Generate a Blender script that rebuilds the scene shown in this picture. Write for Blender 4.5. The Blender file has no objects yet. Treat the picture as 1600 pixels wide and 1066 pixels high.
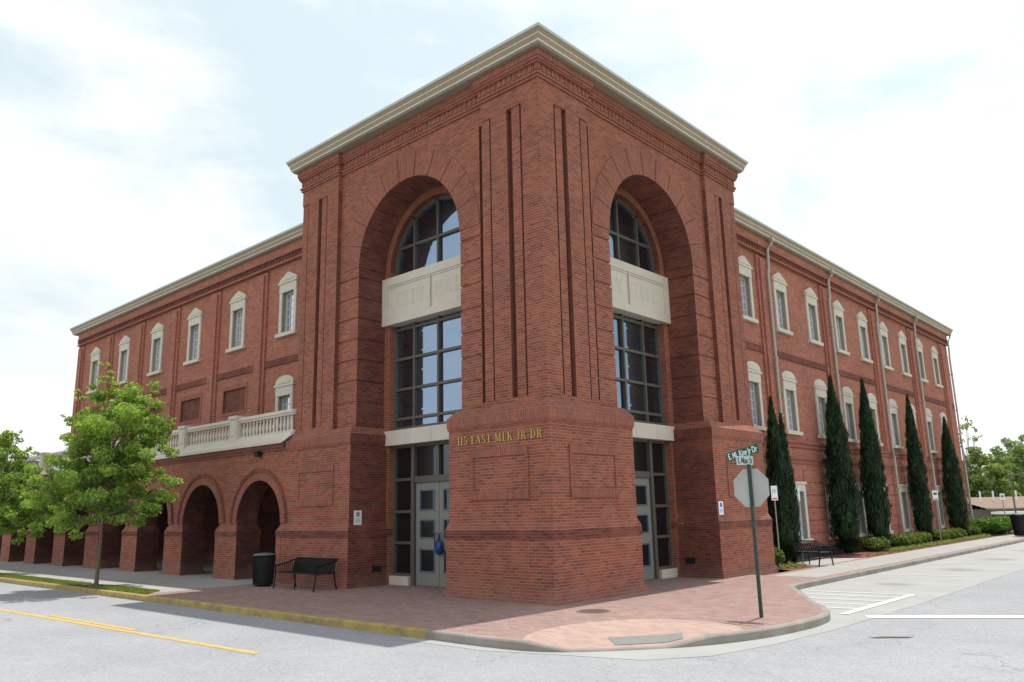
import bpy, bmesh, math, random
from mathutils import Vector, Matrix
random.seed(7)
S = bpy.context.scene
COL = S.collection
R = math.radians
PI = math.pi

# ------------------------------------------------------------------ materials
def newmat(name):
    m = bpy.data.materials.new(name); m.use_nodes = True
    nt = m.node_tree; nt.nodes.clear()
    out = nt.nodes.new('ShaderNodeOutputMaterial')
    b = nt.nodes.new('ShaderNodeBsdfPrincipled')
    nt.links.new(b.outputs[0], out.inputs[0])
    return m, nt, b, out
class N:
    def __init__(s, nt): s.nt = nt
    def new(s, t, **k):
        n = s.nt.nodes.new(t)
        for a, v in k.items(): setattr(n, a, v)
        return n
    def link(s, a, b): s.nt.links.new(a, b)
    def math(s, op, a, b=None, c=None, clamp=False):
        n = s.nt.nodes.new('ShaderNodeMath'); n.operation = op; n.use_clamp = clamp
        for i, x in enumerate((a, b, c)):
            if x is None: continue
            if isinstance(x, (int, float)): n.inputs[i].default_value = x
            else: s.link(x, n.inputs[i])
        return n.outputs[0]
    def noise(s, vec, scale, detail=4, rough=.55, dist=0):
        n = s.nt.nodes.new('ShaderNodeTexNoise'); n.inputs['Scale'].default_value = scale
        n.inputs['Detail'].default_value = detail; n.inputs['Roughness'].default_value = rough
        n.inputs['Distortion'].default_value = dist
        if vec is not None: s.link(vec, n.inputs['Vector'])
        return n.outputs['Fac']
    def ramp(s, fac, stops, interp='LINEAR'):
        n = s.nt.nodes.new('ShaderNodeValToRGB'); n.color_ramp.interpolation = interp
        e = n.color_ramp.elements
        while len(e) < len(stops): e.new(.5)
        for i, (p, c) in enumerate(stops):
            e[i].position = p; e[i].color = (*c, 1) if len(c) == 3 else c
        s.link(fac, n.inputs[0]); return n.outputs[0]
    def mix(s, f, a, b, mode='MIX'):
        n = s.nt.nodes.new('ShaderNodeMix'); n.data_type = 'RGBA'; n.blend_type = mode
        for i, x in ((0, f), (6, a), (7, b)):
            if isinstance(x, (int, float)): n.inputs[i].default_value = x
            elif isinstance(x, tuple): n.inputs[i].default_value = (*x, 1)
            else: s.link(x, n.inputs[i])
        return n.outputs[2]
    def bump(s, h, strength, dist, b):
        n = s.nt.nodes.new('ShaderNodeBump'); n.inputs['Strength'].default_value = strength
        n.inputs['Distance'].default_value = dist
        s.link(h, n.inputs['Height']); s.link(n.outputs[0], b.inputs['Normal'])

def brick_mat(name, stops, mortar=(.33, .21, .17), bw=.2032, bh=.0677, mw=.012, offset=.5, dark=1.0, rough=.9, big=.5, bumpd=.006):
    m, nt, b, out = newmat(name); n = N(nt)
    uv = n.new('ShaderNodeTexCoord').outputs['UV']
    sx = n.new('ShaderNodeSeparateXYZ'); n.link(uv, sx.inputs[0])
    r = n.math('DIVIDE', sx.outputs[1], bh); row = n.math('FLOOR', r)
    c = n.math('ADD', n.math('DIVIDE', sx.outputs[0], bw), n.math('MULTIPLY', n.math('FLOORED_MODULO', row, 2), offset))
    col = n.math('FLOOR', c)
    fv = n.math('FRACT', r); fu = n.math('FRACT', c)
    a = n.math('MINIMUM', n.math('MULTIPLY', n.math('MINIMUM', fu, n.math('SUBTRACT', 1, fu)), bw * 1.35),
               n.math('MULTIPLY', n.math('MINIMUM', fv, n.math('SUBTRACT', 1, fv)), bh))
    mask = n.math('DIVIDE', n.math('SUBTRACT', a, mw * .35), mw * .3, clamp=True)   # 1 on brick
    cx = n.new('ShaderNodeCombineXYZ'); n.link(col, cx.inputs[0]); n.link(row, cx.inputs[1])
    wn = n.new('ShaderNodeTexWhiteNoise', noise_dimensions='2D'); n.link(cx.outputs[0], wn.inputs[0])
    bc = n.ramp(wn.outputs[0], stops)
    geo = n.new('ShaderNodeNewGeometry').outputs['Position']
    big1 = n.noise(geo, .55, 5, .6); fine = n.noise(geo, 45, 3, .6)
    sep = n.new('ShaderNodeSeparateXYZ'); n.link(geo, sep.inputs[0])
    colr = n.mix(mask, mortar, bc)
    f1 = n.math('MULTIPLY_ADD', big1, big, 1 - big * .5)
    f2 = n.math('MULTIPLY', f1, n.math('MULTIPLY_ADD', fine, .35, .83))
    # efflorescence / dirt near the ground
    low = n.math('MULTIPLY', n.math('SUBTRACT', 1, n.math('DIVIDE', sep.outputs[2], .5), clamp=True), n.noise(geo, 2.2, 4, .6))
    vm = n.new('ShaderNodeVectorMath', operation='SCALE'); n.link(colr, vm.inputs[0]); n.link(n.math('MULTIPLY', f2, dark), vm.inputs[3])
    stm = n.new('ShaderNodeMapping'); stm.inputs['Scale'].default_value = (1.6, 1.6, .22); n.link(geo, stm.inputs[0])
    streak = n.noise(stm.outputs[0], 1.3, 5, .65)
    pat = n.noise(geo, 1.15, 3, .6)
    tint = n.mix(n.math('MULTIPLY', n.math('SUBTRACT', pat, .52, clamp=True), 2.6, clamp=True), vm.outputs[0], (.35, .112, .058)) if big > .4 else vm.outputs[0]
    tint2 = n.mix(n.math('MULTIPLY', n.math('SUBTRACT', .44, streak, clamp=True), 1.9, clamp=True), tint, (.13, .060, .050)) if big > .4 else tint
    keep = n.mix(mask, vm.outputs[0], tint2)
    final = n.mix(n.math('MULTIPLY', low, .45), keep, (.30, .23, .20))
    n.link(final, b.inputs['Base Color']); b.inputs['Roughness'].default_value = rough
    b.inputs['Specular IOR Level'].default_value = .25
    n.bump(n.math('MULTIPLY_ADD', fine, .2, mask), .6, bumpd, b)
    return m
BS = [(0, (.18, .058, .040)), (.2, (.23, .067, .042)), (.55, (.28, .080, .048)), (.85, (.34, .106, .058)), (1, (.22, .085, .066))]
M = {}
M['brick'] = brick_mat('red_brick', BS, dark=.97)
M['brick_wing'] = brick_mat('light_red_brick', [(0, (.24, .078, .054)), (.3, (.30, .096, .064)), (.7, (.345, .112, .074)), (1, (.39, .135, .088))], mortar=(.37, .23, .19), dark=1.04)
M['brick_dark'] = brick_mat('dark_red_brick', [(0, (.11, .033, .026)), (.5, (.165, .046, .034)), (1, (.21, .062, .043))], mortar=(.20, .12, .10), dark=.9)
M['brick_shade'] = brick_mat('shaded_passage_brick', [(0, (.07, .024, .020)), (1, (.13, .04, .03))], mortar=(.12, .075, .062), dark=.75)  # brick colour darkened to carry the shade of arcade reveals and passage
M['brick_pink'] = brick_mat('smooth_red_brick', [(0, (.21, .065, .043)), (.5, (.26, .080, .052)), (1, (.30, .098, .062))], mortar=(.29, .185, .155), dark=1)
M['brick_wing_trim'] = brick_mat('light_brick_trim', [(0, (.23, .072, .050)), (1, (.32, .105, .072))], mortar=(.33, .19, .16), dark=1.0)
M['paver'] = brick_mat('paving_brick', [(0, (.25, .15, .13)), (.4, (.31, .19, .165)), (.8, (.365, .235, .205)), (1, (.29, .205, .19))], mortar=(.15, .12, .115), bw=.2, bh=.1, mw=.011, big=.30, bumpd=.002)
M['ramp'] = brick_mat('ramp_brick', [(0, (.38, .255, .215)), (.5, (.44, .30, .25)), (1, (.48, .335, .28))], mortar=(.44, .34, .30), bw=.2, bh=.1, mw=.008, big=.25, bumpd=.002)

def plain(name, col, rough=.8, var=.25, scale=3, bump=0, bscale=60, metal=0, spec=.3, col2=None, detail=5):
    m, nt, b, out = newmat(name); n = N(nt)
    geo = n.new('ShaderNodeNewGeometry').outputs['Position']
    f = n.noise(geo, scale, detail, .6)
    c2 = col2 or tuple(c * (1 - var) for c in col)
    c = n.ramp(f, [(.3, c2), (.7, col)])
    n.link(c, b.inputs['Base Color']); b.inputs['Roughness'].default_value = rough
    b.inputs['Metallic'].default_value = metal; b.inputs['Specular IOR Level'].default_value = spec
    if bump: n.bump(n.noise(geo, bscale, 4, .6), .5, bump, b)
    return m
M['stone'] = plain('cast_stone', (.62, .56, .485), .85, .12, 1.5, .002, 80)
M['stone_shadow'] = plain('engraved_stone', (.38, .35, .30), .9, .1, 4)
M['engraved'] = plain('shallow_engraving', (.575, .515, .44), .9, .08, 4)
M['fascia'] = plain('tan_fascia', (.33, .25, .175), .6, .1, 2)
M['gutter'] = plain('cream_gutter_metal', (.60, .58, .53), .45, .08, 2)
M['downpipe'] = plain('grey_beige_downpipe', (.43, .40, .365), .45, .1, 2)
M['gutter_edge'] = plain('blue_grey_gutter_lip', (.50, .54, .57), .4, .06, 2)
M['soffit'] = plain('soffit', (.30, .25, .205), .8, .1, 2)
M['roof'] = plain('roof_metal', (.30, .31, .31), .5, .2, 1)
M['frame'] = plain('window_frame_metal', (.125, .115, .10), .5, .1, 4, metal=.2)
M['frame_light'] = plain('pale_sash', (.66, .65, .62), .6, .08, 3)
M['reveal'] = plain('shaded_reveal_stone', (.27, .26, .225), .6, .1, 4)  # stone colour darkened to paint the shade in the window reveals
M['groove'] = plain('shaded_groove_brick', (.21, .078, .056), .95, .35, 6)
M['slot_shade'] = plain('shaded_slot_brick', (.10, .045, .034), .95, .3, 5)  # thin shade line at the pilaster steps, painted as dark brick
M['door'] = plain('grey_door_paint', (.225, .22, .20), .5, .08, 3)
M['door_bead'] = plain('blue_grey_bead', (.10, .16, .21), .4, .1, 3)
M['black'] = plain('black_metal', (.012, .012, .013), .45, .2, 8, metal=.3)
M['black_plastic'] = plain('black_plastic', (.015, .016, .018), .55, .2, 8)
M['gold'] = plain('gold_letters', (.50, .33, .12), .45, .15, 6, metal=.7)
M['concrete'] = plain('sidewalk_concrete', (.39, .38, .36), .9, .18, .9, .001, 90)
M['lane'] = plain('lane_concrete', (.365, .37, .36), .9, .12, .7, .001, 90)
def lanemat():
    m, nt, b, out = newmat('stained_lane_concrete'); n = N(nt)
    geo = n.new('ShaderNodeNewGeometry').outputs['Position']
    c = n.ramp(n.noise(geo, .8, 6, .65), [(.3, (.315, .32, .31)), (.7, (.385, .39, .375))])
    c = n.mix(n.math('MULTIPLY', n.math('SUBTRACT', .5, n.noise(geo, 30, 3, .7), clamp=True), 1.6, clamp=True), c, (.24, .24, .23))
    for px_, py_, sx_, sy_ in ((4.2, 9.0, .75, .55), (4.3, 14.6, .8, .9), (4.3, 20.2, .8, 1.0), (4.3, 26, .8, 1.1)):
        mp = n.new('ShaderNodeMapping'); mp.vector_type = 'POINT'; mp.inputs['Location'].default_value = (-px_ / sx_, -py_ / sy_, 0); mp.inputs['Scale'].default_value = (1 / sx_, 1 / sy_, 0); n.link(geo, mp.inputs[0])
        ln = n.new('ShaderNodeVectorMath', operation='LENGTH'); n.link(mp.outputs[0], ln.inputs[0])
        f = n.math('MULTIPLY', n.math('SUBTRACT', 1, ln.outputs[1], clamp=True), n.math('MULTIPLY_ADD', n.noise(geo, 3, 4, .6), 1.4, .1), clamp=True)
        c = n.mix(n.math('MULTIPLY', f, .75), c, (.13, .125, .12))
    n.link(c, b.inputs['Base Color']); b.inputs['Roughness'].default_value = .9
    return m
M['kerb'] = plain('kerb_concrete', (.33, .30, .265), .9, .35, 1.6, .002, 60)
M['mulch'] = plain('red_mulch', (.22, .085, .055), 1, .5, 14, .02, 40)
M['soil'] = plain('dark_soil', (.09, .07, .05), 1, .5, 9, .02, 40)
M['patch'] = plain('weathered_patch', (.19, .18, .13), .9, .4, 12)
M['bark'] = plain('bark', (.17, .135, .105), .95, .4, 9, .006, 50)
M['alu'] = plain('sign_back_aluminium', (.43, .44, .425), .55, .14, 2.5, metal=.15)
M['post_green'] = plain('dark_green_post', (.045, .075, .055), .5, .3, 12, metal=.2)
M['post_grey'] = plain('galvanised_post', (.30, .27, .25), .5, .2, 12, metal=.5)
M['post_blue'] = plain('blue_grey_post', (.10, .13, .17), .5, .2, 12, metal=.3)
M['white'] = plain('white_paint', (.78, .79, .80), .6, .05, 3)
M['roadwhite'] = plain('worn_white_marking', (.74, .74, .70), .8, .16, 5)
M['fadedwhite'] = plain('faded_white_marking', (.54, .54, .52), .8, .10, 4)
M['yellow_mark'] = plain('yellow_marking', (.70, .46, .12), .8, .3, 6)
M['sign_green'] = plain('sign_green', (.008, .10, .065), .5, .1, 3)
M['sign_pale'] = plain('pale_sign', (.50, .62, .62), .6, .1, 3)
M['red_ink'] = plain('red_ink', (.55, .06, .05), .6, .05, 3)
M['grey_ink'] = plain('grey_ink', (.25, .27, .32), .6, .05, 3)
M['pale_ink'] = plain('faded_print', (.50, .56, .66), .6, .05, 3)
M['blue_ink'] = plain('blue_ink', (.05, .12, .35), .6, .05, 3)
M['blue_bag'] = plain('blue_plastic', (.015, .06, .20), .35, .2, 12)
M['iron'] = plain('cast_iron', (.25, .19, .165), .7, .4, 30, .003, 60, metal=.3)
M['slate'] = plain('grey_ramp_plate', (.24, .25, .235), .8, .25, 20, .003, 90)
M['blade'] = plain('grey_seat_metal', (.16, .20, .22), .5, .1, 8, metal=.3)
M['tan_roof'] = plain('tan_metal_roof', (.25, .175, .125), .8, .15, .5)
M['dark_wall'] = plain('dark_fascia_wall', (.13, .125, .125), .8, .15, 1)
M['far_brick'] = plain('distant_red_brick', (.22, .08, .065), .9, .3, 2)
M['beige'] = plain('beige_render', (.40, .36, .31), .9, .15, 1)
M['grey_roof'] = plain('grey_roof', (.22, .23, .23), .8, .15, 1)
M['dark'] = plain('dark_interior', (.01, .01, .012), .9, .2, 2)
M['string_hose'] = plain('pale_caulk', (.42, .27, .23), .8, .1, 4)

def ymat():
    m, nt, b, out = newmat('yellow_kerb_paint'); n = N(nt)
    geo = n.new('ShaderNodeNewGeometry').outputs['Position']
    f = n.noise(geo, 3.5, 6, .7)
    c = n.ramp(f, [(.36, (.20, .17, .14)), (.46, (.33, .24, .075)), (.72, (.45, .34, .10))])
    n.link(c, b.inputs['Base Color']); b.inputs['Roughness'].default_value = .8
    return m
M['yellow_kerb'] = ymat()

def asphalt():
    m, nt, b, out = newmat('old_asphalt'); n = N(nt)
    geo = n.new('ShaderNodeNewGeometry').outputs['Position']
    f = n.noise(geo, .35, 6, .6); g = n.noise(geo, 140, 2, .6); s = n.noise(geo, 12, 4, .7)
    c = n.ramp(f, [(.3, (.27, .28, .30)), (.7, (.34, .35, .365))])
    c = n.mix(n.math('MULTIPLY', n.math('SUBTRACT', g, .5, clamp=True), 2.2, clamp=True), c, (.62, .62, .60))
    c = n.mix(n.math('MULTIPLY', n.math('SUBTRACT', .47, n.noise(geo, 60, 2, .6), clamp=True), 2.5, clamp=True), c, (.17, .17, .18))
    c = n.mix(n.math('MULTIPLY', n.math('SUBTRACT', .45, s, clamp=True), 2.4), c, (.25, .26, .28))
    tm = n.new('ShaderNodeMapping'); tm.inputs['Scale'].default_value = (.06, .9, 1); n.link(geo, tm.inputs[0])
    c = n.mix(n.math('MULTIPLY', n.math('SUBTRACT', .5, n.noise(tm.outputs[0], 1.0, 4, .6), clamp=True), 1.6, clamp=True), c, (.27, .28, .30))
    gr = n.noise(geo, 26, 3, .75); gm = n.noise(geo, 5, 5, .7)
    c = n.mix(n.math('MULTIPLY', n.math('SUBTRACT', .52, gr, clamp=True), 2.6, clamp=True), c, (.20, .205, .22))
    c = n.mix(n.math('MULTIPLY', n.math('SUBTRACT', gr, .56, clamp=True), 3.0, clamp=True), c, (.50, .50, .50))
    c = n.mix(n.math('MULTIPLY', n.math('SUBTRACT', gm, .55, clamp=True), 2.0, clamp=True), c, (.44, .44, .45))
    # cracks
    v = n.new('ShaderNodeTexVoronoi', feature='DISTANCE_TO_EDGE'); v.inputs['Scale'].default_value = .42
    mp = n.new('ShaderNodeMapping'); n.link(geo, mp.inputs[0])
    dn = n.new('ShaderNodeTexNoise'); dn.inputs['Scale'].default_value = 1.7; dn.inputs['Detail'].default_value = 6; n.link(geo, dn.inputs['Vector'])
    va = n.new('ShaderNodeVectorMath', operation='MULTIPLY_ADD'); n.link(dn.outputs['Color'], va.inputs[0]); va.inputs[1].default_value = (1.3, 1.3, 0); n.link(mp.outputs[0], va.inputs[2])
    n.link(va.outputs[0], v.inputs['Vector'])
    gate = n.math('MULTIPLY', n.math('SUBTRACT', n.noise(geo, .5, 3), .43, clamp=True), 9, clamp=True)
    crack = n.math('MULTIPLY', n.math('LESS_THAN', v.outputs['Distance'], .0045), n.math('MULTIPLY', gate, .6))
    c = n.mix(crack, c, (.19, .19, .20))
    n.link(c, b.inputs['Base Color']); b.inputs['Roughness'].default_value = .92; b.inputs['Specular IOR Level'].default_value = .2
    n.bump(n.math('ADD', g, n.math('MULTIPLY', s, .5)), .4, .004, b)
    return m
M['asphalt'] = asphalt()

def leafmat(name, c0, c1, c2, trans=.45, scale=1.3):
    m, nt, b, out = newmat(name); n = N(nt)
    geo = n.new('ShaderNodeNewGeometry')
    f = n.noise(geo.outputs['Position'], scale, 3, .6)
    at = n.new('ShaderNodeAttribute', attribute_name='leaf'); 
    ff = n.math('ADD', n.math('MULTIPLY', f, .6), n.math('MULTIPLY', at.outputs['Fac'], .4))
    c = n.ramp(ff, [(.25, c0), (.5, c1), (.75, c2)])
    n.link(c, b.inputs['Base Color']); b.inputs['Roughness'].default_value = .55; b.inputs['Specular IOR Level'].default_value = .3
    t = n.new('ShaderNodeBsdfTranslucent')
    tc = n.mix(1.0, c, (1.35, 1.25, .6), 'MULTIPLY'); n.link(tc, t.inputs[0])
    mx = n.new('ShaderNodeMixShader'); mx.inputs[0].default_value = trans
    n.link(b.outputs[0], mx.inputs[1]); n.link(t.outputs[0], mx.inputs[2]); n.link(mx.outputs[0], out.inputs[0])
    return m
M['leaf'] = leafmat('street_tree_leaves', (.095, .19, .04), (.235, .375, .08), (.42, .56, .17), .55)
M['leaf_far'] = leafmat('far_tree_leaves', (.10, .16, .05), (.19, .28, .09), (.32, .40, .16), .45, .25)
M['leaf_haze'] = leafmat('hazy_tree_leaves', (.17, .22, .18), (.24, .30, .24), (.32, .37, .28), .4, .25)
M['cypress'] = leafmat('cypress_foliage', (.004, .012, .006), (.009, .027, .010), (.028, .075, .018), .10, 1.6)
M['box'] = leafmat('boxwood_leaves', (.035, .07, .014), (.10, .16, .03), (.20, .25, .06), .35, 2)
M['bush'] = leafmat('broad_bush_leaves', (.03, .09, .015), (.08, .18, .03), (.16, .29, .05), .4, 2)
M['liriope'] = leafmat('border_grass_blades', (.09, .16, .04), (.20, .29, .08), (.36, .42, .16), .45, 2)
M['grass'] = leafmat('lawn_grass', (.10, .17, .03), (.20, .29, .05), (.32, .38, .09), .4, 2)

def groundmat():
    m, nt, b, out = newmat('ground_grass'); n = N(nt)
    geo = n.new('ShaderNodeNewGeometry').outputs['Position']
    c = n.ramp(n.noise(geo, .8, 8, .7), [(.3, (.13, .14, .06)), (.55, (.20, .24, .08)), (.75, (.30, .28, .16))])
    n.link(c, b.inputs['Base Color']); b.inputs['Roughness'].default_value = 1
    return m
M['ground'] = groundmat()

def glassmat(name, base, tint, refl, rough=.02, fr=.2):
    m, nt, b, out = newmat(name); n = N(nt)
    geo = n.new('ShaderNodeNewGeometry').outputs['Position']
    f = n.noise(geo, .8, 3)
    n.link(n.ramp(f, [(.3, tuple(c * .6 for c in base)), (.7, base)]), b.inputs['Base Color'])
    b.inputs['Roughness'].default_value = .3
    g = n.new('ShaderNodeBsdfGlossy'); g.inputs['Color'].default_value = (*tint, 1); g.inputs['Roughness'].default_value = rough
    bp = n.new('ShaderNodeBump'); bp.inputs['Strength'].default_value = .012; bp.inputs['Distance'].default_value = .02
    n.link(n.noise(geo, 1.1, 2), bp.inputs['Height']); n.link(bp.outputs[0], g.inputs['Normal'])
    lw = n.new('ShaderNodeLayerWeight'); lw.inputs['Blend'].default_value = .35
    fac = n.math('MULTIPLY_ADD', lw.outputs['Fresnel'], fr, refl, clamp=True)
    mx = n.new('ShaderNodeMixShader'); n.link(fac, mx.inputs[0]); n.link(b.outputs[0], mx.inputs[1]); n.link(g.outputs[0], mx.inputs[2])
    n.link(mx.outputs[0], out.inputs[0])
    return m
M['glass'] = glassmat('tinted_curtain_glass', (.006, .007, .010), (.50, .70, .98), .26, fr=.15)
M['glass_low'] = glassmat('dark_entrance_glass', (.010, .010, .013), (.4, .45, .5), .015, fr=.12)
M['glass_win'] = glassmat('sash_glass', (.34, .34, .44), (.86, .84, 1.0), .30)

# ------------------------------------------------------------------ mesh builder
class MB:
    def __init__(s): s.v = []; s.f = []; s.uv = []; s.mi = []
    def face(s, pts, uv=None, mi=0, swap=False):
        i = len(s.v); s.v.extend([tuple(p) for p in pts]); s.f.append(list(range(i, i + len(pts))))
        if uv is None:
            a = [Vector(p) for p in pts]
            nrm = Vector((0, 0, 0))
            for k in range(len(a)):
                p, q = a[k], a[(k + 1) % len(a)]
                nrm += Vector(((p.y - q.y) * (p.z + q.z), (p.z - q.z) * (p.x + q.x), (p.x - q.x) * (p.y + q.y)))
            if nrm.length > 0: nrm.normalize()
            if abs(nrm.z) > .85: uv = [(p.x, p.y) for p in a]
            elif abs(nrm.x) > abs(nrm.y): uv = [(p.y, p.z) for p in a]
            else: uv = [(p.x, p.z) for p in a]
        if swap: uv = [(b, a_) for a_, b in uv]
        s.uv.append(uv); s.mi.append(mi)
    def box(s, x0, y0, z0, x1, y1, z1, mi=0, swap=False, T=None, skip=()):
        c = [(x, y, z) for z in (z0, z1) for y in (y0, y1) for x in (x0, x1)]
        if T: c = [T(*p) for p in c]
        F = {'b': (0, 2, 3, 1), 't': (4, 5, 7, 6), 'f': (0, 1, 5, 4), 'k': (2, 6, 7, 3), 'l': (0, 4, 6, 2), 'r': (1, 3, 7, 5)}
        for k, q in F.items():
            if k in skip: continue
            s.face([c[i] for i in q], mi=mi, swap=swap)
    def prism(s, poly, z0, z1, poly1=None, caps=True, mi=0, swap=False):
        p1 = poly1 or poly; n = len(poly)
        for i in range(n):
            j = (i + 1) % n
            s.face([(*poly[i], z0), (*poly[j], z0), (*p1[j], z1), (*p1[i], z1)], mi=mi, swap=swap)
        if caps:
            s.face([(*p, z0) for p in poly][::-1], mi=mi); s.face([(*p, z1) for p in p1], mi=mi)
    def extr(s, poly, T, w0, w1, mi=0, swap=False):   # poly in (u,z), thickness w
        n = len(poly)
        a = [T(u, w0, z) for u, z in poly]; b = [T(u, w1, z) for u, z in poly]
        s.face(a, mi=mi, swap=swap); s.face(b[::-1], mi=mi, swap=swap)
        for i in range(n):
            j = (i + 1) % n; s.face([a[i], a[j], b[j], b[i]], mi=mi, swap=swap)
    def tube(s, path, r, seg=8, mi=0, radii=None, caps=True):
        path = [Vector(p) for p in path]; rings = []
        for i, p in enumerate(path):
            d = (path[min(i + 1, len(path) - 1)] - path[max(i - 1, 0)])
            d = d.normalized() if d.length > 0 else Vector((0, 0, 1))
            ref = Vector((0, 0, 1)) if abs(d.z) < .9 else Vector((1, 0, 0))
            a = d.cross(ref).normalized(); b = d.cross(a)
            rr = radii[i] if radii else r
            rings.append([p + a * rr * math.cos(2 * PI * k / seg) + b * rr * math.sin(2 * PI * k / seg) for k in range(seg)])
        for i in range(len(rings) - 1):
            for k in range(seg):
                l = (k + 1) % seg
                s.face([rings[i][k], rings[i][l], rings[i + 1][l], rings[i + 1][k]], mi=mi)
        if caps: s.face(rings[0][::-1], mi=mi); s.face(rings[-1], mi=mi)
    def lathe(s, prof, seg=16, c=(0, 0, 0), mi=0, sx=1, sy=1):
        for i in range(len(prof) - 1):
            (r0, z0), (r1, z1) = prof[i], prof[i + 1]
            for k in range(seg):
                a, b = 2 * PI * k / seg, 2 * PI * (k + 1) / seg
                P = lambda r, z, t: (c[0] + r * math.cos(t) * sx, c[1] + r * math.sin(t) * sy, c[2] + z)
                pts = [P(r0, z0, a), P(r0, z0, b), P(r1, z1, b), P(r1, z1, a)]
                if r0 < 1e-6: pts = pts[1:]
                elif r1 < 1e-6: pts = pts[:3]
                s.face(pts, mi=mi)
    def build(s, name, mats, parent=None, smooth=False, merge=False, loc=None, attr=None):
        me = bpy.data.meshes.new(name)
        me.from_pydata(s.v, [], s.f)
        if not isinstance(mats, (list, tuple)): mats = [mats]
        for m in mats: me.materials.append(m)
        ul = me.uv_layers.new(name='UVMap')
        flat = [c for f in s.uv for p in f for c in p]
        ul.data.foreach_set('uv', flat)
        me.polygons.foreach_set('material_index', s.mi)
        if merge or smooth:
            bm = bmesh.new(); bm.from_mesh(me)
            bmesh.ops.remove_doubles(bm, verts=bm.verts, dist=1e-4)
            bmesh.ops.recalc_face_normals(bm, faces=bm.faces)
            bm.to_mesh(me); bm.free()
        if smooth:
            for p in me.polygons: p.use_smooth = True
        if attr:
            at = me.attributes.new('leaf', 'FLOAT', 'FACE'); at.data.foreach_set('value', attr)
        me.update()
        o = bpy.data.objects.new(name, me); COL.objects.link(o)
        if parent: o.parent = parent; o.matrix_parent_inverse = parent.matrix_world.inverted() if False else Matrix.Identity(4)
        if loc: o.location = loc
        return o
def thing(name, label, cat, loc=(0, 0, 0), rotz=0, group=None):
    o = bpy.data.objects.new(name, None); COL.objects.link(o); o.location = loc; o.rotation_euler = (0, 0, rotz)
    o['label'] = label; o['category'] = cat
    if group: o['group'] = group
    return o
def tag(o, label=None, cat=None, group=None, kind=None):
    if label: o['label'] = label
    if cat: o['category'] = cat
    if group: o['group'] = group
    if kind: o['kind'] = kind
    return o
def kids(o): return [c for c in bpy.data.objects if c.parent == o]
def dup(root, loc=None, rotz=None, parent=None):
    def rec(o, par):
        c = o.copy(); COL.objects.link(c); c.parent = par
        for ch in kids(o): rec(ch, c)
        return c
    r = rec(root, parent)
    if loc is not None: r.location = loc
    if rotz is not None: r.rotation_euler = (0, 0, rotz)
    return r
def TL(u, w, z): return (-u, -w, z)
def TR(u, w, z): return (w, u, z)

# ------------------------------------------------------------------ camera, sun, sky
cam = bpy.data.cameras.new('camera'); co = bpy.data.objects.new('camera', cam); COL.objects.link(co)
yaw, pit, rol = .736, .2122, -.0228
fwd = Vector((-math.sin(yaw) * math.cos(pit), math.cos(yaw) * math.cos(pit), math.sin(pit)))
rt = Vector((math.cos(yaw), math.sin(yaw), 0)); up = rt.cross(fwd)
r2 = rt * math.cos(rol) + up * math.sin(rol); u2 = -rt * math.sin(rol) + up * math.cos(rol)
mw = Matrix((r2, u2, -fwd)).transposed().to_4x4(); mw.translation = Vector((11.3722, -13.7228, 1.9608))
co.matrix_world = mw
cam.sensor_width = 36; cam.lens = 36 * 1234.73 / 1600; cam.clip_end = 5000; cam.clip_start = .1
S.camera = co
sd = Vector((-.026, .343, 1)).normalized()     # towards the sun
sl = bpy.data.lights.new('sun', 'SUN'); sl.energy = 4.4; sl.angle = R(.53); sl.color = (1, .955, .89)
so = bpy.data.objects.new('sun', sl); COL.objects.link(so)
so.rotation_euler = sd.to_track_quat('Z', 'Y').to_euler()
W = bpy.data.worlds.new('World'); S.world = W; W.use_nodes = True
nt = W.node_tree; nt.nodes.clear(); n = N(nt)
out = n.new('ShaderNodeOutputWorld'); bg = n.new('ShaderNodeBackground'); n.link(bg.outputs[0], out.inputs[0])
sky = n.new('ShaderNodeTexSky'); sky.sky_type = 'NISHITA'; sky.sun_disc = False
sky.sun_elevation = math.asin(sd.z); sky.sun_rotation = math.atan2(sd.x, sd.y)
tc = n.new('ShaderNodeTexCoord')
mp = n.new('ShaderNodeMapping'); mp.inputs['Scale'].default_value = (1, 1, 2.4); n.link(tc.outputs['Generated'], mp.inputs[0])
c1 = n.noise(mp.outputs[0], 1.9, 7, .55, .5); c2 = n.noise(mp.outputs[0], 5, 8, .6, .3)
cl = n.math('ADD', n.math('MULTIPLY', c1, .72), n.math('MULTIPLY', c2, .28))
cm = n.ramp(cl, [(.40, (.1, .1, .1)), (.55, (1, 1, 1))])
cm_f = n.math('MULTIPLY', cl, 1.0)
skc = n.new('ShaderNodeVectorMath', operation='SCALE'); n.link(sky.outputs[0], skc.inputs[0]); skc.inputs[3].default_value = 1.0
pale = n.mix(.86, skc.outputs[0], (8.2, 9.8, 10.4))
cloud = n.ramp(c2, [(.3, (.92, .955, .97)), (.6, (1.0, 1.0, 1.0))])
cls = n.new('ShaderNodeVectorMath', operation='SCALE'); n.link(cloud, cls.inputs[0]); cls.inputs[3].default_value = 11.6
skymix = n.mix(cm, pale, cls.outputs[0])

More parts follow.
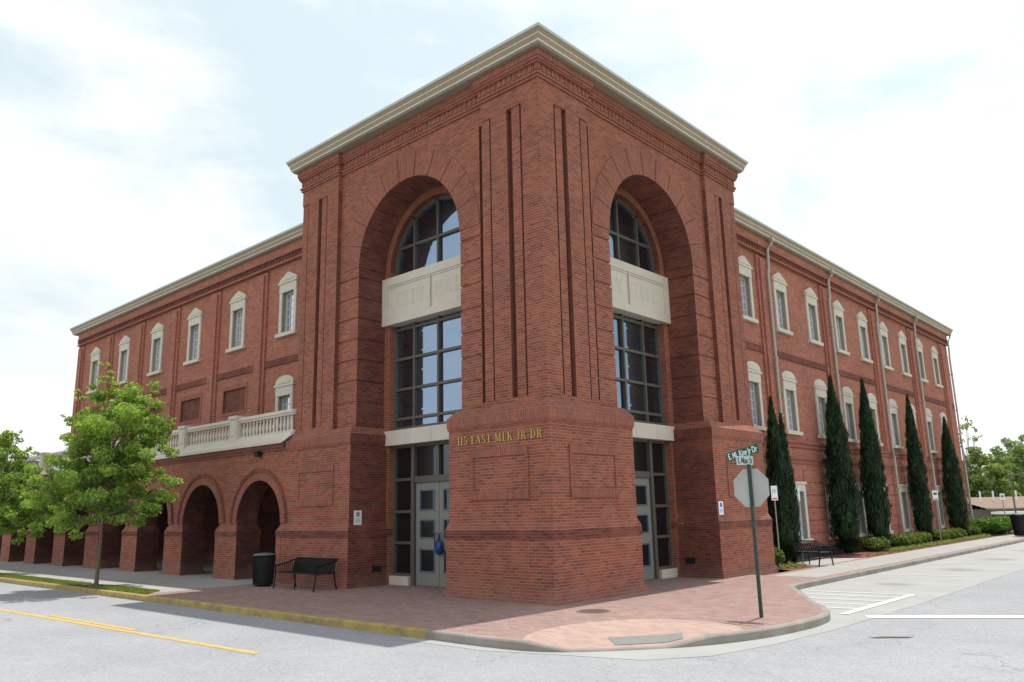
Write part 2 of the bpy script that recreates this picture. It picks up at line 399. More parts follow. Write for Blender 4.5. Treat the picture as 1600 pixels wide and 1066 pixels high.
sp_ = n.new('ShaderNodeSeparateXYZ'); n.link(tc.outputs['Generated'], sp_.inputs[0])
high = n.math('DIVIDE', n.math('SUBTRACT', sp_.outputs[2], .62), .30, clamp=True)
hi2 = n.math('MULTIPLY', high, n.math('SUBTRACT', 1.25, cm_f), clamp=True)
upper = n.mix(.25, skc.outputs[0], (2.6, 3.6, 4.9))
skymix = n.mix(n.math('MULTIPLY', hi2, .95), skymix, upper)
side = n.math('MULTIPLY_ADD', sp_.outputs[0], .13, .97)
sfin = n.new('ShaderNodeVectorMath', operation='SCALE'); n.link(skymix, sfin.inputs[0]); n.link(side, sfin.inputs[3])
skymix = sfin.outputs[0]
n.link(skymix, bg.inputs[0]); bg.inputs[1].default_value = .113

# ------------------------------------------------------------------ ground, road, walks
def gz(y): return 0 if y < 44 else -min((y - 44) * .075, 3.2)
g = MB()
xs = [-900, -300, -120, -60, -20, 0, 20, 60, 120, 300, 900]
ys = [-900, -300, -100, -40, 0, 20, 44, 60, 87, 120, 200, 400, 1200]
for i in range(len(xs) - 1):
    for j in range(len(ys) - 1):
        g.face([(x, y, -.20 + gz(y)) for x, y in ((xs[i], ys[j]), (xs[i + 1], ys[j]), (xs[i + 1], ys[j + 1]), (xs[i], ys[j + 1]))])
tag(g.build('ground', M['ground'], merge=True), kind='structure')
ZR = -.14
g = MB()
g.face([(-140, -12.5, ZR), (60, -12.5, ZR), (60, -30, ZR), (-140, -30, ZR)][::-1])
g.face([(-140, -12.5, ZR), (60, -12.5, ZR), (60, -3.0, ZR), (-140, -3.0, ZR)])
for y0, y1 in ((-3, 44), (44, 60), (60, 87), (87, 200)):
    g.face([(0 if y0 < 0 else 1.0, y0, ZR + gz(y0)), (14, y0, ZR + gz(y0)), (14, y1, ZR + gz(y1)), (0 if y0 < 0 else 1.0, y1, ZR + gz(y1))])
tag(g.build('road', M['asphalt']), kind='structure')

def smooth_path(ctrl, n=6):
    out = []
    P = [Vector((*c, 0)) for c in ctrl]
    for i in range(len(P) - 1):
        p0, p1, p2, p3 = P[max(i - 1, 0)], P[i], P[i + 1], P[min(i + 2, len(P) - 1)]
        for k in range(n):
            t = k / n
            q = .5 * ((2 * p1) + (-p0 + p2) * t + (2 * p0 - 5 * p1 + 4 * p2 - p3) * t * t + (-p0 + 3 * p1 - 3 * p2 + p3) * t ** 3)
            out.append((q.x, q.y))
    out.append((P[-1].x, P[-1].y)); return out
YK = -4.22
corner = smooth_path([(.6, YK), (1.9, YK), (2.95, -4.10), (3.6, -3.72), (4.35, -2.9), (4.85, -2.1), (5.25, -.98), (5.42, .2), (5.42, 1.0), (5.28, 1.65), (4.95, 2.35), (4.3, 3.3), (3.4, 4.85), (2.75, 6.0), (2.62, 6.6)], 5)
path_k = [(-140, YK), (-60, YK), (-20, YK)] + corner + [(2.62, 20), (2.62, 44), (2.62, 60), (2.62, 87), (2.62, 200)]
def dropz(x, y):   # the ramp lowers the kerb at the corner
    d = math.hypot(x - 3.95, y + 3.25); return -.115 * max(0, min(1, (1.5 - d) / .75))
# normals outward (to the road)
def offs(path, d):
    res = []
    for i, p in enumerate(path):
        a = Vector(path[max(i - 1, 0)]); b = Vector(path[min(i + 1, len(path) - 1)]); t = (b - a).normalized()
        res.append((p[0] - t.y * d, p[1] + t.x * d))     # left of travel = inward
    return res
inner = offs(path_k, .15)
lane_o = offs(path_k, -.42)
def kerb(i0, i1, mat, name):
    k = MB()
    for i in range(i0, i1):
        a, b = path_k[i], path_k[i + 1]; c, d = inner[i], inner[i + 1]
        za, zb = dropz(*a) + gz(a[1]), dropz(*b) + gz(b[1])
        e, f = offs(path_k, .02)[i], offs(path_k, .02)[i + 1]
        k.face([(*a, -.2 + gz(a[1])), (*b, -.2 + gz(b[1])), (*b, zb - .02), (*a, za - .02)])
        k.face([(*a, za - .02), (*b, zb - .02), (*f, zb + .004), (*e, za + .004)])
        k.face([(*e, za + .004), (*f, zb + .004), (*d, zb + .004), (*c, za + .004)])
        k.face([(*d, -.2 + gz(b[1])), (*c, -.2 + gz(a[1])), (*c, za + .004), (*d, zb + .004)])
    o = k.build(name, mat, merge=True); return tag(o, kind='structure')
kerb(0, 3, M['yellow_kerb'], 'yellow_kerb'); kerb(3, len(path_k) - 1, M['kerb'], 'kerb')

def trifill(name, poly, z, mat, kind='structure', zf=None):
    bm = bmesh.new()
    vs = [bm.verts.new((x, y, (zf(x, y) if zf else z))) for x, y in poly]
    es = [bm.edges.new((vs[i], vs[(i + 1) % len(vs)])) for i in range(len(vs))]
    bmesh.ops.triangle_fill(bm, edges=es, use_beauty=True)
    uvl = bm.loops.layers.uv.new('UVMap')
    for f in bm.faces:
        if f.normal.z < 0: f.normal_flip()
        for l in f.loops: l[uvl].uv = (l.vert.co.x, l.vert.co.y)
    me = bpy.data.meshes.new(name); bm.to_mesh(me); bm.free(); me.materials.append(mat)
    o = bpy.data.objects.new(name, me); COL.objects.link(o); return tag(o, kind=kind)
# concrete gutter apron round the corner and the concrete parking lane
lane = [p for p in path_k[3:] if p[1] < 44]
apron = [(.2, YK - .02)] + [(x, y) for x, y in path_k[4:] if y < 3.3] + [(2.62, 6.6), (2.62, 43.9), (5.9, 43.9), (5.88, 16), (5.92, 5.4), (5.86, 2.6), (5.8, .4), (5.62, -1.5), (5.32, -2.9), (4.7, -3.75), (3.4, -4.12), (2.2, -4.5), (.2, -4.5)]
M['lane'] = lanemat(); trifill('concrete_lane', apron, ZR + .004, M['lane'])
# brick plaza (with ramp cut out)
in_c = [p for p in inner[3:]]
ramp_arc = smooth_path([(2.62, -3.98), (2.30, -3.35), (2.22, -2.6), (2.42, -1.75), (2.95, -1.0), (3.6, -.72), (4.2, -.72), (4.75, -.95), (5.0, -1.25)], 3)
ri = [k for k, p in enumerate(in_c) if 2.6 < p[0] and p[1] < -1.2]
bot = [in_c[k] for k in ri]
plaza = [(-11.05, YK + .15), (.6, YK + .15)] + [p for p in in_c[:ri[0]] if p[0] > .7] + ramp_arc + [p for p in in_c[ri[-1] + 1:] if p[1] < 8.4] + [(2.47, 8.6), (-2.5, 8.6), (-2.5, 4.0), (-11.05, 4.0)]
trifill('brick_plaza', plaza, 0.0, M['paver'])
def resample(P, n_):
    L = [0]
    for p, q in zip(P, P[1:]): L.append(L[-1] + math.dist(p, q))
    out = []
    for i in range(n_ + 1):
        t = L[-1] * i / n_
        for j in range(len(P) - 1):
            if L[j] <= t <= L[j + 1] + 1e-9:
                k_ = (t - L[j]) / max(L[j + 1] - L[j], 1e-9); out.append((P[j][0] + (P[j + 1][0] - P[j][0]) * k_, P[j][1] + (P[j + 1][1] - P[j][1]) * k_)); break
    return out
NR = 40
ra, rb = resample(ramp_arc, NR), resample(bot, NR)
def rpt(i, s_, dz=0):
    a, b = ra[i], rb[i]; return (a[0] + (b[0] - a[0]) * s_, a[1] + (b[1] - a[1]) * s_, (dropz(*b) + .004) * s_ + dz)
g = MB()
for i in range(NR):
    for j in range(8): g.face([rpt(i, j / 8), rpt(i, (j + 1) / 8), rpt(i + 1, (j + 1) / 8), rpt(i + 1, j / 8)])
tag(g.build('ramp', M['ramp'], merge=True), kind='structure')
tp = MB(); i0, i1, s0, s1 = 16, 28, .66, .93
for i in range(i0, i1): tp.face([rpt(i, s0, .007), rpt(i, s1, .007), rpt(i + 1, s1, .007), rpt(i + 1, s0, .007)])
tag(tp.build('ramp_plate', M['slate'], merge=True), 'grey textured rectangular plate set in the kerb ramp', 'ramp plate')
# sidewalks
trifill('left_sidewalk', [(-140, YK + .15), (-11.055, YK + .15), (-11.055, 8), (-140, 8)], .0, M['concrete'])
g = MB()
for y0, y1 in ((8.605, 44), (44, 60), (60, 87), (87, 200)):
    for a, b in ((.75, 2.30),):
        g.face([(a, y0, gz(y0)), (b, y0, gz(y0)), (b, y1, gz(y1)), (a, y1, gz(y1))])
g.face([(-1.0, 12.1, .003), (.75, 12.1, .003), (.75, 17.2, .003), (-1.0, 17.2, .003)])
tag(g.build('right_sidewalk', M['concrete']), kind='structure')
g = MB()
for y0, y1 in ((8.605, 44), (44, 60), (60, 87)):
    g.face([(2.30, y0, gz(y0) + .001), (2.475, y0, gz(y0) + .001), (2.475, y1, gz(y1) + .001), (2.30, y1, gz(y1) + .001)])
g.face([(.66, 12.1, .005), (.80, 12.1, .005), (.80, 17.2, .005), (.66, 17.2, .005)])
g.face([(.75, 8.605, .001), (1.0, 8.605, .001), (1.0, 12, .001), (.75, 12, .001)])
tag(g.build('brick_edging_strip', M['paver']), kind='structure')
g = MB()
for i in range(40):
    for j in range(3):
        a, b = 10.55 + i * .9, 10.55 + (i + 1) * .9
        x0, x1 = -1.2 + j * .65, -1.2 + (j + 1) * .65
        if x0 > -1.0 and 12.1 < a < 16.4: continue
        h = lambda x, y: .0 + .05 * (.5 + .5 * math.sin(x * 5 + y * 3.1)) if -1.1 < x < .6 else -.01
        g.face([(x0, a, h(x0, a)), (x1, a, h(x1, a)), (x1, b, h(x1, b)), (x0, b, h(x0, b))])
tag(g.build('mulch_bed', M['mulch'], merge=True, smooth=True), kind='structure')
# sidewalk joints
g = MB()
for k in range(34):
    x = -11.06 - .0 - k * 1.83
    g.face([(x - .012, YK + .15, .003), (x, YK + .15, .003), (x, -.2, .003), (x - .012, -.2, .003)])
for k in range(20):
    y = 10 + k * 1.7
    g.face([(.8, y, .004), (2.3, y, .004), (2.3, y + .014, .004), (.8, y + .014, .004)])
g.face([(-80, -2.35, .0035), (-11.1, -2.35, .0035), (-11.1, -2.335, .0035), (-80, -2.335, .0035)])
tag(g.build('sidewalk_joints', M['kerb']), kind='structure')
# markings
g = MB()
g.face([(-80, -9.2, ZR + .005), (-12, -7.08, ZR + .005), (-.55, -6.66, ZR + .005), (-.50, -6.79, ZR + .005), (-12, -7.22, ZR + .005), (-80, -9.4, ZR + .005)])
g.face([(-9.3, -6.80, ZR + .005), (-5.0, -6.68, ZR + .005), (-5.0, -6.78, ZR + .005), (-9.3, -6.92, ZR + .005)])
tag(g.build('yellow_centre_line', M['yellow_mark']), kind='structure')
g = MB()
def strip(mb, p, q, w, z=ZR + .009):
    d = (Vector(q) - Vector(p)).normalized(); nn = Vector((-d.y, d.x)) * w / 2
    mb.face([(p[0] - nn.x, p[1] - nn.y, z), (q[0] - nn.x, q[1] - nn.y, z), (q[0] + nn.x, q[1] + nn.y, z), (p[0] + nn.x, p[1] + nn.y, z)])
strip(g, (5.70, 2.34), (12.5, 6.57), .40)
strip(g, (5.22, 2.45), (5.28, 6.6), .17, ZR + .013)
tag(g.build('white_stop_line', M['roadwhite']), kind='structure')
g = MB()
for a, b in (((2.95, 6.35), (5.2, 6.62)), ((3.15, 5.65), (5.2, 5.90)), ((3.55, 4.85), (5.2, 5.05)), ((3.95, 4.1), (5.2, 4.25)), ((4.4, 3.35), (5.2, 3.45)), ((2.75, 11.9), (5.35, 12.3)), ((2.75, 17.5), (5.45, 17.7)), ((2.75, 23.0), (5.45, 23.2)), ((2.75, 28.6), (5.45, 28.8)), ((2.75, 34), (5.45, 34.2))):
    strip(g, a, b, .17)
tag(g.build('parking_lines', M['fadedwhite']), kind='structure')
# lawn strip with blades of grass
trifill('lawn_soil', [(-46, YK + .16), (-10.75, YK + .16), (-11.6, -3.35), (-46, -3.35)], .006, M['soil'])
g = MB(); at = []
for k in range(15000):
    x = random.uniform(-34, -10.9) if random.random() < .75 else random.uniform(-15, -10.9); y = random.uniform(YK + .18, -3.42)
    if math.hypot(x + 15.4, y + 3.7) < 1.2 * random.random() ** .3 or x > -11.4 + (-3.4 - y) * .7: continue
    a = random.uniform(0, PI); h = random.uniform(.03, .065); w = .02; dx, dy = math.cos(a) * w, math.sin(a) * w
    g.face([(x - dx, y - dy, .005), (x + dx, y + dy, .005), (x + random.uniform(-.03, .03), y + random.uniform(-.03, .03), h)]); at.append(random.random())
tag(g.build('lawn_strip', M['grass'], attr=at), kind='stuff', label='short green grass strip behind the yellow kerb', cat='grass')

# ------------------------------------------------------------------ city hall
BLD = thing('city_hall', 'red brick city hall with arched corner tower and two long wings', 'building')
B = M['brick']; BRK = [M['brick'], M['brick_dark'], M['brick_pink']]
WT = 10.3; PJ = 2.95; UC = 5.15; RA = 2.2; ZS = 9.26
BACK = -2.35; IW = -1.15; GW = -1.42
rp_ = .12
SL = [(.585, 0, .16), (.665, 0, .03), (.93, 0, .15), (1.08, 0, 0), (1.64, 0, .18), (1.72, 0, .03)]
def slots(c=0):
    pts = []; d = 0
    for u0, _, nd in SL: pts += [(c + u0, -d), (c + u0, -nd)]; d = nd
    return pts
def up_near(g=0, rec=True, jamb=True):
    p = [(0, 0)]
    if rec: p += slots() + [(2.0, -.03)]
    else: p += [(2.0, 0)]
    if jamb:
        if rec: p += [(2.0, -.27), (2.20, -.27), (2.20, -.14 - g)]
        else: p += [(2.0, -.14 - g)]
        p += [(PJ - g, -.14 - g), (PJ - g, IW), (3.2, IW), (3.2, -1.95)]
    else: p += ([(2.0, -.27), (2.20, -.27), (2.20, -1.2)] if rec else [(2.0, -1.2)])
    return p
def up_far(g=0, rec=True, jamb=True):
    if jamb: p = [(7.1, BACK), (7.1, IW), (7.35 + g, IW), (7.35 + g, -.14 - g), (8.3, -.14 - g)]
    else: p = [(8.3, BACK), (8.3, -.14)]
    p += [(8.3, 0)]
    if rec: p += slots(8.3) + [(WT, -.03)]
    else: p += [(WT, 0)]
    return p + [(WT, BACK)]
def lo_near(e): return [(-e, e), (PJ + e, e), (PJ + e, IW), (3.2, IW), (3.2, -1.95)]
def lo_far(e): return [(7.1, BACK), (7.1, IW), (7.35 - e, IW), (7.35 - e, e), (WT + e, e), (WT + e, BACK)]
def wR(pts): return [(w, u) for u, w in pts]
def wL(pts): return [(-u, -w) for u, w in pts]
def near_poly(p): return wR(p) + wL(p)[::-1][:-1]
tw = MB()
def lvl(z0, z1, pn, pf, pn1=None, pf1=None, mi=0, swap=False):
    tw.prism(near_poly(pn), z0, z1, near_poly(pn1) if pn1 else None, mi=mi, swap=swap)
    for w in (wR, wL): tw.prism(w(pf), z0, z1, w(pf1) if pf1 else None, mi=mi, swap=swap)
def lolvl(z0, z1, e0, e1, mi=0, swap=False): lvl(z0, z1, lo_near(e0), lo_far(e0), lo_near(e1), lo_far(e1), mi, swap)
lolvl(-.15, .07, .29, .29); lolvl(.07, .14, .26, .26); lolvl(.14, 1.34, .22, .22)
lolvl(1.34, 1.54, .235, .235, 1); lolvl(1.54, 1.73, .235, .16, 2); lolvl(1.73, 3.94, .16, .16)
lolvl(3.94, 4.0, .185, .185, 2); lolvl(4.0, 4.24, .20, .20, 2, True); lolvl(4.24, 4.45, .20, .02, 2)
z = 4.45
while z < ZS - .01:
    rec = z >= 4.5
    z1 = min(z + .57, ZS)
    if z == 4.45: lvl(z, 4.58, up_near(0, False), up_far(0, False)); z = 4.58; continue
    lvl(z, z1, up_near(0), up_far(0)); z = z1
    if z < ZS - .1: lvl(z, z + .06, up_near(.03), up_far(.03)); z += .06
lvl(ZS, 12.0, up_near(0, True, False), up_far(0, True, False))
lvl(12.0, 12.5, up_near(0, False, False), up_far(0, False, False))
# thresholds of arch: wall above springing
SEG = 48
for T in (TL, TR):
    for a, b in ((2.2, PJ), (7.35, 8.3)):
        for w in (-.14, IW): tw.face([T(a, w, ZS), T(b, w, ZS), T(b, w, 12.5), T(a, w, 12.5)])
    tw.face([T(2.2, -.14, ZS), T(2.2, -.28, ZS), T(2.2, -.28, 12.0), T(2.2, -.14, 12.0)])
    tw.face([T(2.0, -.14, 12.0), T(2.2, -.14, 12.0), T(2.2, -.14, 12.5), T(2.0, -.14, 12.5)]); tw.face([T(2.0, -.14, 12.0), T(2.2, -.14, 12.0), T(2.2, -.3, 12.0), T(2.0, -.3, 12.0)])
    for i in range(SEG):
        t0, t1 = PI * i / SEG, PI * (i + 1) / SEG
        u0, z0, u1, z1 = UC + RA * math.cos(t0), ZS + RA * math.sin(t0), UC + RA * math.cos(t1), ZS + RA * math.sin(t1)
        for w in (-.14, IW): tw.face([T(u0, w, z0), T(u1, w, z1), T(u1, w, 12.5), T(u0, w, 12.5)])
        tw.face([T(u0, -.14, z0), T(u1, -.14, z1), T(u1, IW, z1), T(u0, IW, z0)], uv=[(0, t0 * RA), (0, t1 * RA), (1.01, t1 * RA), (1.01, t0 * RA)], mi=1)  # underside of the arch: darker brick as painted shade
        ri = RA - .25
        a0, b0, a1, b1 = UC + ri * math.cos(t0), ZS + ri * math.sin(t0), UC + ri * math.cos(t1), ZS + ri * math.sin(t1)
        tw.face([T(u0, IW + .003, z0), T(u1, IW + .003, z1), T(a1, IW + .003, b1), T(a0, IW + .003, b0)], uv=[(0, t0 * RA), (0, t1 * RA), (.25, t1 * RA), (.25, t0 * RA)], mi=2)
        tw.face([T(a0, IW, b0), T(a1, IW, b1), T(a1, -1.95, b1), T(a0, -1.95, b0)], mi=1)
    nv = 11
    for k in range(nv):
        ga = .006
        t0, t1 = PI * k / nv + ga, PI * (k + 1) / nv - ga
        rin, rout, wf, wb = RA - .022, 2.93, -.122, -1.12
        m_ = 6
        arc = [t0 + (t1 - t0) * j / m_ for j in range(m_ + 1)]
        P = lambda r, t, w: T(UC + r * math.cos(t), w, ZS + r * math.sin(t))
        for j in range(m_):
            a, b = arc[j], arc[j + 1]
            tw.face([P(rin, a, wf), P(rout, a, wf), P(rout, b, wf), P(rin, b, wf)], uv=[(rin, a * 2.6), (rout, a * 2.6), (rout, b * 2.6), (rin, b * 2.6)], mi=2)
            tw.face([P(rin, a, wf), P(rin, b, wf), P(rin, b, wb), P(rin, a, wb)], uv=[(0, a * RA), (0, b * RA), (1, b * RA), (1, a * RA)], mi=1)  # voussoir undersides also in darker brick for the arch shade
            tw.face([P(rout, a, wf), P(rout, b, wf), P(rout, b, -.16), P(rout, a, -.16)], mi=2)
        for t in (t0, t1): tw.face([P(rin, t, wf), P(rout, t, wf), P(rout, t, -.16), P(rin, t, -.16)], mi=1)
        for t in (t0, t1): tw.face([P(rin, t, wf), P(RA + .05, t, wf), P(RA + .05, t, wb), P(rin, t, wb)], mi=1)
# frieze
def outline(d, dw=.14):
    side = [(-d, d), (2.0 + d, d), (2.0 + d, d - dw), (8.3 - d, d - dw), (8.3 - d, d), (WT + d, d)]
    return wR(side) + [(-WT - d, WT + d)] + wL(side)[::-1][:-1]
for z0, z1, d, mi, sw in ((12.5, 12.58, .045, 2, False), (12.58, 12.64, .08, 2, False), (12.64, 12.88, .02, 0, True), (12.88, 12.94, .09, 2, False), (12.94, 13.02, .12, 0, False), (13.02, 13.24, .15, 2, True)):
    tw.prism(outline(d), z0, z1, mi=mi, swap=sw)
for T in (TL, TR):
    for a, b, w in ((-.02, 2.02, .02), (2.1, 8.2, -.12), (8.28, WT + .02, .02)):
        x = a
        while x < b: tw.box(x, w, 12.70, x + .09, w + .018, 12.88, T=T, mi=0); x += .18
tw.box(-10.3, 2.35, -.15, -10.1, 10.3, 13.2); tw.box(-10.1, 10.1, -.15, -2.35, 10.3, 13.2)
# framed panels on the four piers
for T in (TL, TR):
    for c in (1.42, 8.88):
        hw, z0, z1, e = .93, 2.24, 3.42, .16
        fr = .19
        tw.box(c - hw, e, z0, c + hw, e + .035, z0 + fr, T=T, mi=2, swap=True); tw.box(c - hw, e, z1 - fr, c + hw, e + .035, z1, T=T, mi=2, swap=True)
        tw.box(c - hw, e, z0 + fr, c - hw + fr * .55, e + .03, z1 - fr, T=T, mi=2); tw.box(c + hw - fr * .55, e, z0 + fr, c + hw, e + .03, z1 - fr, T=T, mi=2)
for i, f in enumerate(tw.f):      # shade inside the two deep reveals, painted as darker brick
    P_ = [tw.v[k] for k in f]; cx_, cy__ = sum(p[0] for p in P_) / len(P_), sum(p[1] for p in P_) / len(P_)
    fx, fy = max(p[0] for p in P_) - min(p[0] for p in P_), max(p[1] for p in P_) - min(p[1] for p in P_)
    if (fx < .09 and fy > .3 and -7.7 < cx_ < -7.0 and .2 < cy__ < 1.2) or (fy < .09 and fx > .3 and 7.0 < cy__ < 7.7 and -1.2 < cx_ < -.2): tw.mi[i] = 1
for i, f in enumerate(tw.f):
    P_ = [tw.v[k] for k in f]; zc_ = sum(p[2] for p in P_) / len(P_); mx_, mn_ = [max(p[j] for p in P_) for j in range(3)], [min(p[j] for p in P_) for j in range(3)]
    if not (4.5 < zc_ < 12.01) or mx_[2] - mn_[2] < .05: continue
    cx_, cy__ = (mx_[0] + mn_[0]) / 2, (mx_[1] + mn_[1]) / 2; fx, fy = mx_[0] - mn_[0], mx_[1] - mn_[1]
    for side_, (u_, w_, fu_, fw_) in enumerate(((cy__, cx_, fy, fx), (-cx_, -cy__, fx, fy))):
        if not (-.27 < w_ < .001): continue
        for c_ in (0, 8.3):
            q = u_ - c_
            thin = .57 < q < .68 or 1.63 < q < 1.73 or (c_ == 0 and 1.99 < q < 2.21)
            if thin and ((fu_ < .01 and fw_ > .04) or w_ < -.15): tw.mi[i] = 3 if side_ == 0 else (4 if q > 1.9 else 0)  # step shade painted on the thin slot faces
            if .92 < q < 1.09 and w_ < -.04: tw.mi[i] = 4
        if fu_ < .01 and 8.28 < u_ < 8.32: tw.mi[i] = 1  # return face in darker brick, its occlusion shade painted in
tower = tw.build('tower_wall', BRK + [M['slot_shade'], M['groove']], BLD)
# eaves
def rect(x0, y0, x1, y1): return [(x0, y0), (x1, y0), (x1, y1), (x0, y1)]
EV = ((0, .05, -.17, -.17, 2), (.05, .085, -.12, -.115, 1), (.085, .20, -.12, -.085, 0), (.20, .225, -.075, -.07, 1), (.225, .335, -.07, -.01, 0), (.335, .40, .0, .012, 3))
def eave(name, f, ztop, parent=BLD):
    mb = MB()
    for z0, z1, o0, o1, mi in EV: mb.prism(f(o0), ztop - .4 + z0, ztop - .4 + z1, f(o1), mi=mi)
    return mb.build(name, [M['fascia'], M['gutter'], M['soffit'], M['gutter_edge']], parent)
O = .43
eave('eave', lambda o: rect(-WT - O - o, -O - o, O + o, WT + O + o), 13.6)
def hip(x0, y0, x1, y1, z, h, name='roof'):
    mb = MB(); dx, dy = x1 - x0, y1 - y0; m_ = min(dx, dy) / 2
    if dx > dy: a, b = (x0 + m_, (y0 + y1) / 2, z + h), (x1 - m_, (y0 + y1) / 2, z + h)
    else: a, b = ((x0 + x1) / 2, y0 + m_, z + h), ((x0 + x1) / 2, y1 - m_, z + h)
    P = [(x0, y0, z), (x1, y0, z), (x1, y1, z), (x0, y1, z)]
    if dx > dy: mb.face([P[0], P[1], b, a]); mb.face([P[1], P[2], b]); mb.face([P[2], P[3], a, b]); mb.face([P[3], P[0], a])
    else: mb.face([P[0], P[1], a]); mb.face([P[1], P[2], b, a]); mb.face([P[2], P[3], b]); mb.face([P[3], P[0], a, b])
    mb.face(P[::-1]); return mb.build(name, M['roof'], BLD)
hip(-WT - .3, -.3, .3, WT + .3, 13.59, 1.1)

# ---- window units (local: u right, w out, z up from sill level), built for T
def window_unit(T, u, w, zb, zt, kind):
    """surround mesh with children pane, frame, pediment, sill"""
    s_ = MB(); hw, jw = .40, .175
    W0, W1 = -.20, .055
    for sg in (-1, 1):
        a, b = sorted((u + sg * hw, u + sg * (hw + jw)))
        s_.box(a, w + W0, zb - .02, b, w + W1, zt, T=T)
    if kind == 'flat':
        s_.box(u - hw - jw, w + W0, zt, u + hw + jw, w + W1, zt + .28, T=T)
    else:
        s_.box(u - hw - jw, w + W0, zt, u + hw + jw, w + W1 + .015, zt + .34, T=T)
    win = s_.build('window', M['stone'], BLD)
    p = MB()
    if kind == 'flat': p.box(u - hw - jw - .05, w - .05, zt + .28, u + hw + jw + .05, w + .11, zt + .36, T=T)
    else:
        p.box(u - hw - jw - .06, w - .05, zt + .34, u + hw + jw + .06, w + .11, zt + .42, T=T)
        H = hw + jw
        if kind == 'gable': top = [(-H, 0), (H, 0), (H + .02, .09), (.12, .32), (0, .35), (-.12, .32), (-H - .02, .09)]
        else: top = [(-H, 0), (H, 0)] + [(H * math.cos(t) * 1.04, .06 + .27 * math.sin(t)) for t in [PI * q / 12 for q in range(0, 13)]]
        p.extr([(u + a, zt + .42 + b) for a, b in top], T, w - .05, w + .075)
        top2 = [(a * .72, b * .62 + .03) for a, b in top]
        p.extr([(u + a, zt + .42 + b) for a, b in top2], T, w + .03, w + .10)
    p.build('pediment', M['stone'], win)
    p = MB(); p.box(u - hw - jw - .11, w - .26, zb - .16, u + hw + jw + .11, w + .13, zb - .02, T=T); p.build('sill', M['stone'], win)
    p = MB(); d = w - .15
    for a, b, c, e in ((-hw, -hw + .05, zb, zt), (hw - .05, hw, zb, zt), (-hw + .05, hw - .05, zb, zb + .06), (-hw + .05, hw - .05, zt - .05, zt)):
        p.box(u + a, d - .03, c - .02 * (c == zb), u + b, d + .03, e, T=T)
    for sg in (-1, 1):
        lo, hi = sorted((u + sg * (hw - .003), u + sg * (hw - .022)))
        p.box(lo, w - .12, zb, hi, w + .02, zt, T=T, mi=1)
    p.box(u - hw + .022, w - .12, zt - .02, u + hw - .022, w + .02, zt, T=T, mi=1)
    for k in (-.13, .13): p.box(u + k - .011, d - .012, zb + .06, u + k + .011, d + .014, zt - .05, T=T)
    nrow = 5
    for k in range(1, nrow):
        zz = zb + (zt - zb) * k / nrow; hh = .011
        p.box(u - hw + .05, d - .012, zz - hh, u + hw - .05, d + .016, zz + hh, T=T)
    p.build('frame', [M['frame_light'], M['reveal']], win)
    p = MB(); p.face([T(u - hw, d - .01, zb), T(u + hw, d - .01, zb), T(u + hw, d - .01, zt), T(u - hw, d - .01, zt)]); p.build('pane', M['glass_win'], win)
    return win
def grid_wall(mb, T, w, u0, u1, z0, z1, holes, mi=0):
    us = sorted({u0, u1} | {h[0] for h in holes} | {h[1] for h in holes}); zs = sorted({z0, z1} | {h[2] for h in holes} | {h[3] for h in holes})
    for i in range(len(us) - 1):
        for j in range(len(zs) - 1):
            cu, cz = (us[i] + us[i + 1]) / 2, (zs[j] + zs[j + 1]) / 2
            if any(h[0] < cu < h[1] and h[2] < cz < h[3] for h in holes): continue
            mb.face([T(us[i], w, zs[j]), T(us[i + 1], w, zs[j]), T(us[i + 1], w, zs[j + 1]), T(us[i], w, zs[j + 1])], mi=mi)
def holes_sides(mb, T, w, h, d, back=False, mi=0):
    a, b, c, e = h
    mb.face([T(a, w, c), T(a, w, e), T(a, w - d, e), T(a, w - d, c)], mi=mi); mb.face([T(b, w, c), T(b, w, e), T(b, w - d, e), T(b, w - d, c)], mi=mi)
    mb.face([T(a, w, e), T(b, w, e), T(b, w - d, e), T(a, w - d, e)], mi=mi); mb.face([T(a, w, c), T(b, w, c), T(b, w - d, c), T(a, w - d, c)], mi=mi)
    if back: mb.face([T(a, w - d, c), T(b, w - d, c), T(b, w - d, e), T(a, w - d, e)], mi=mi)

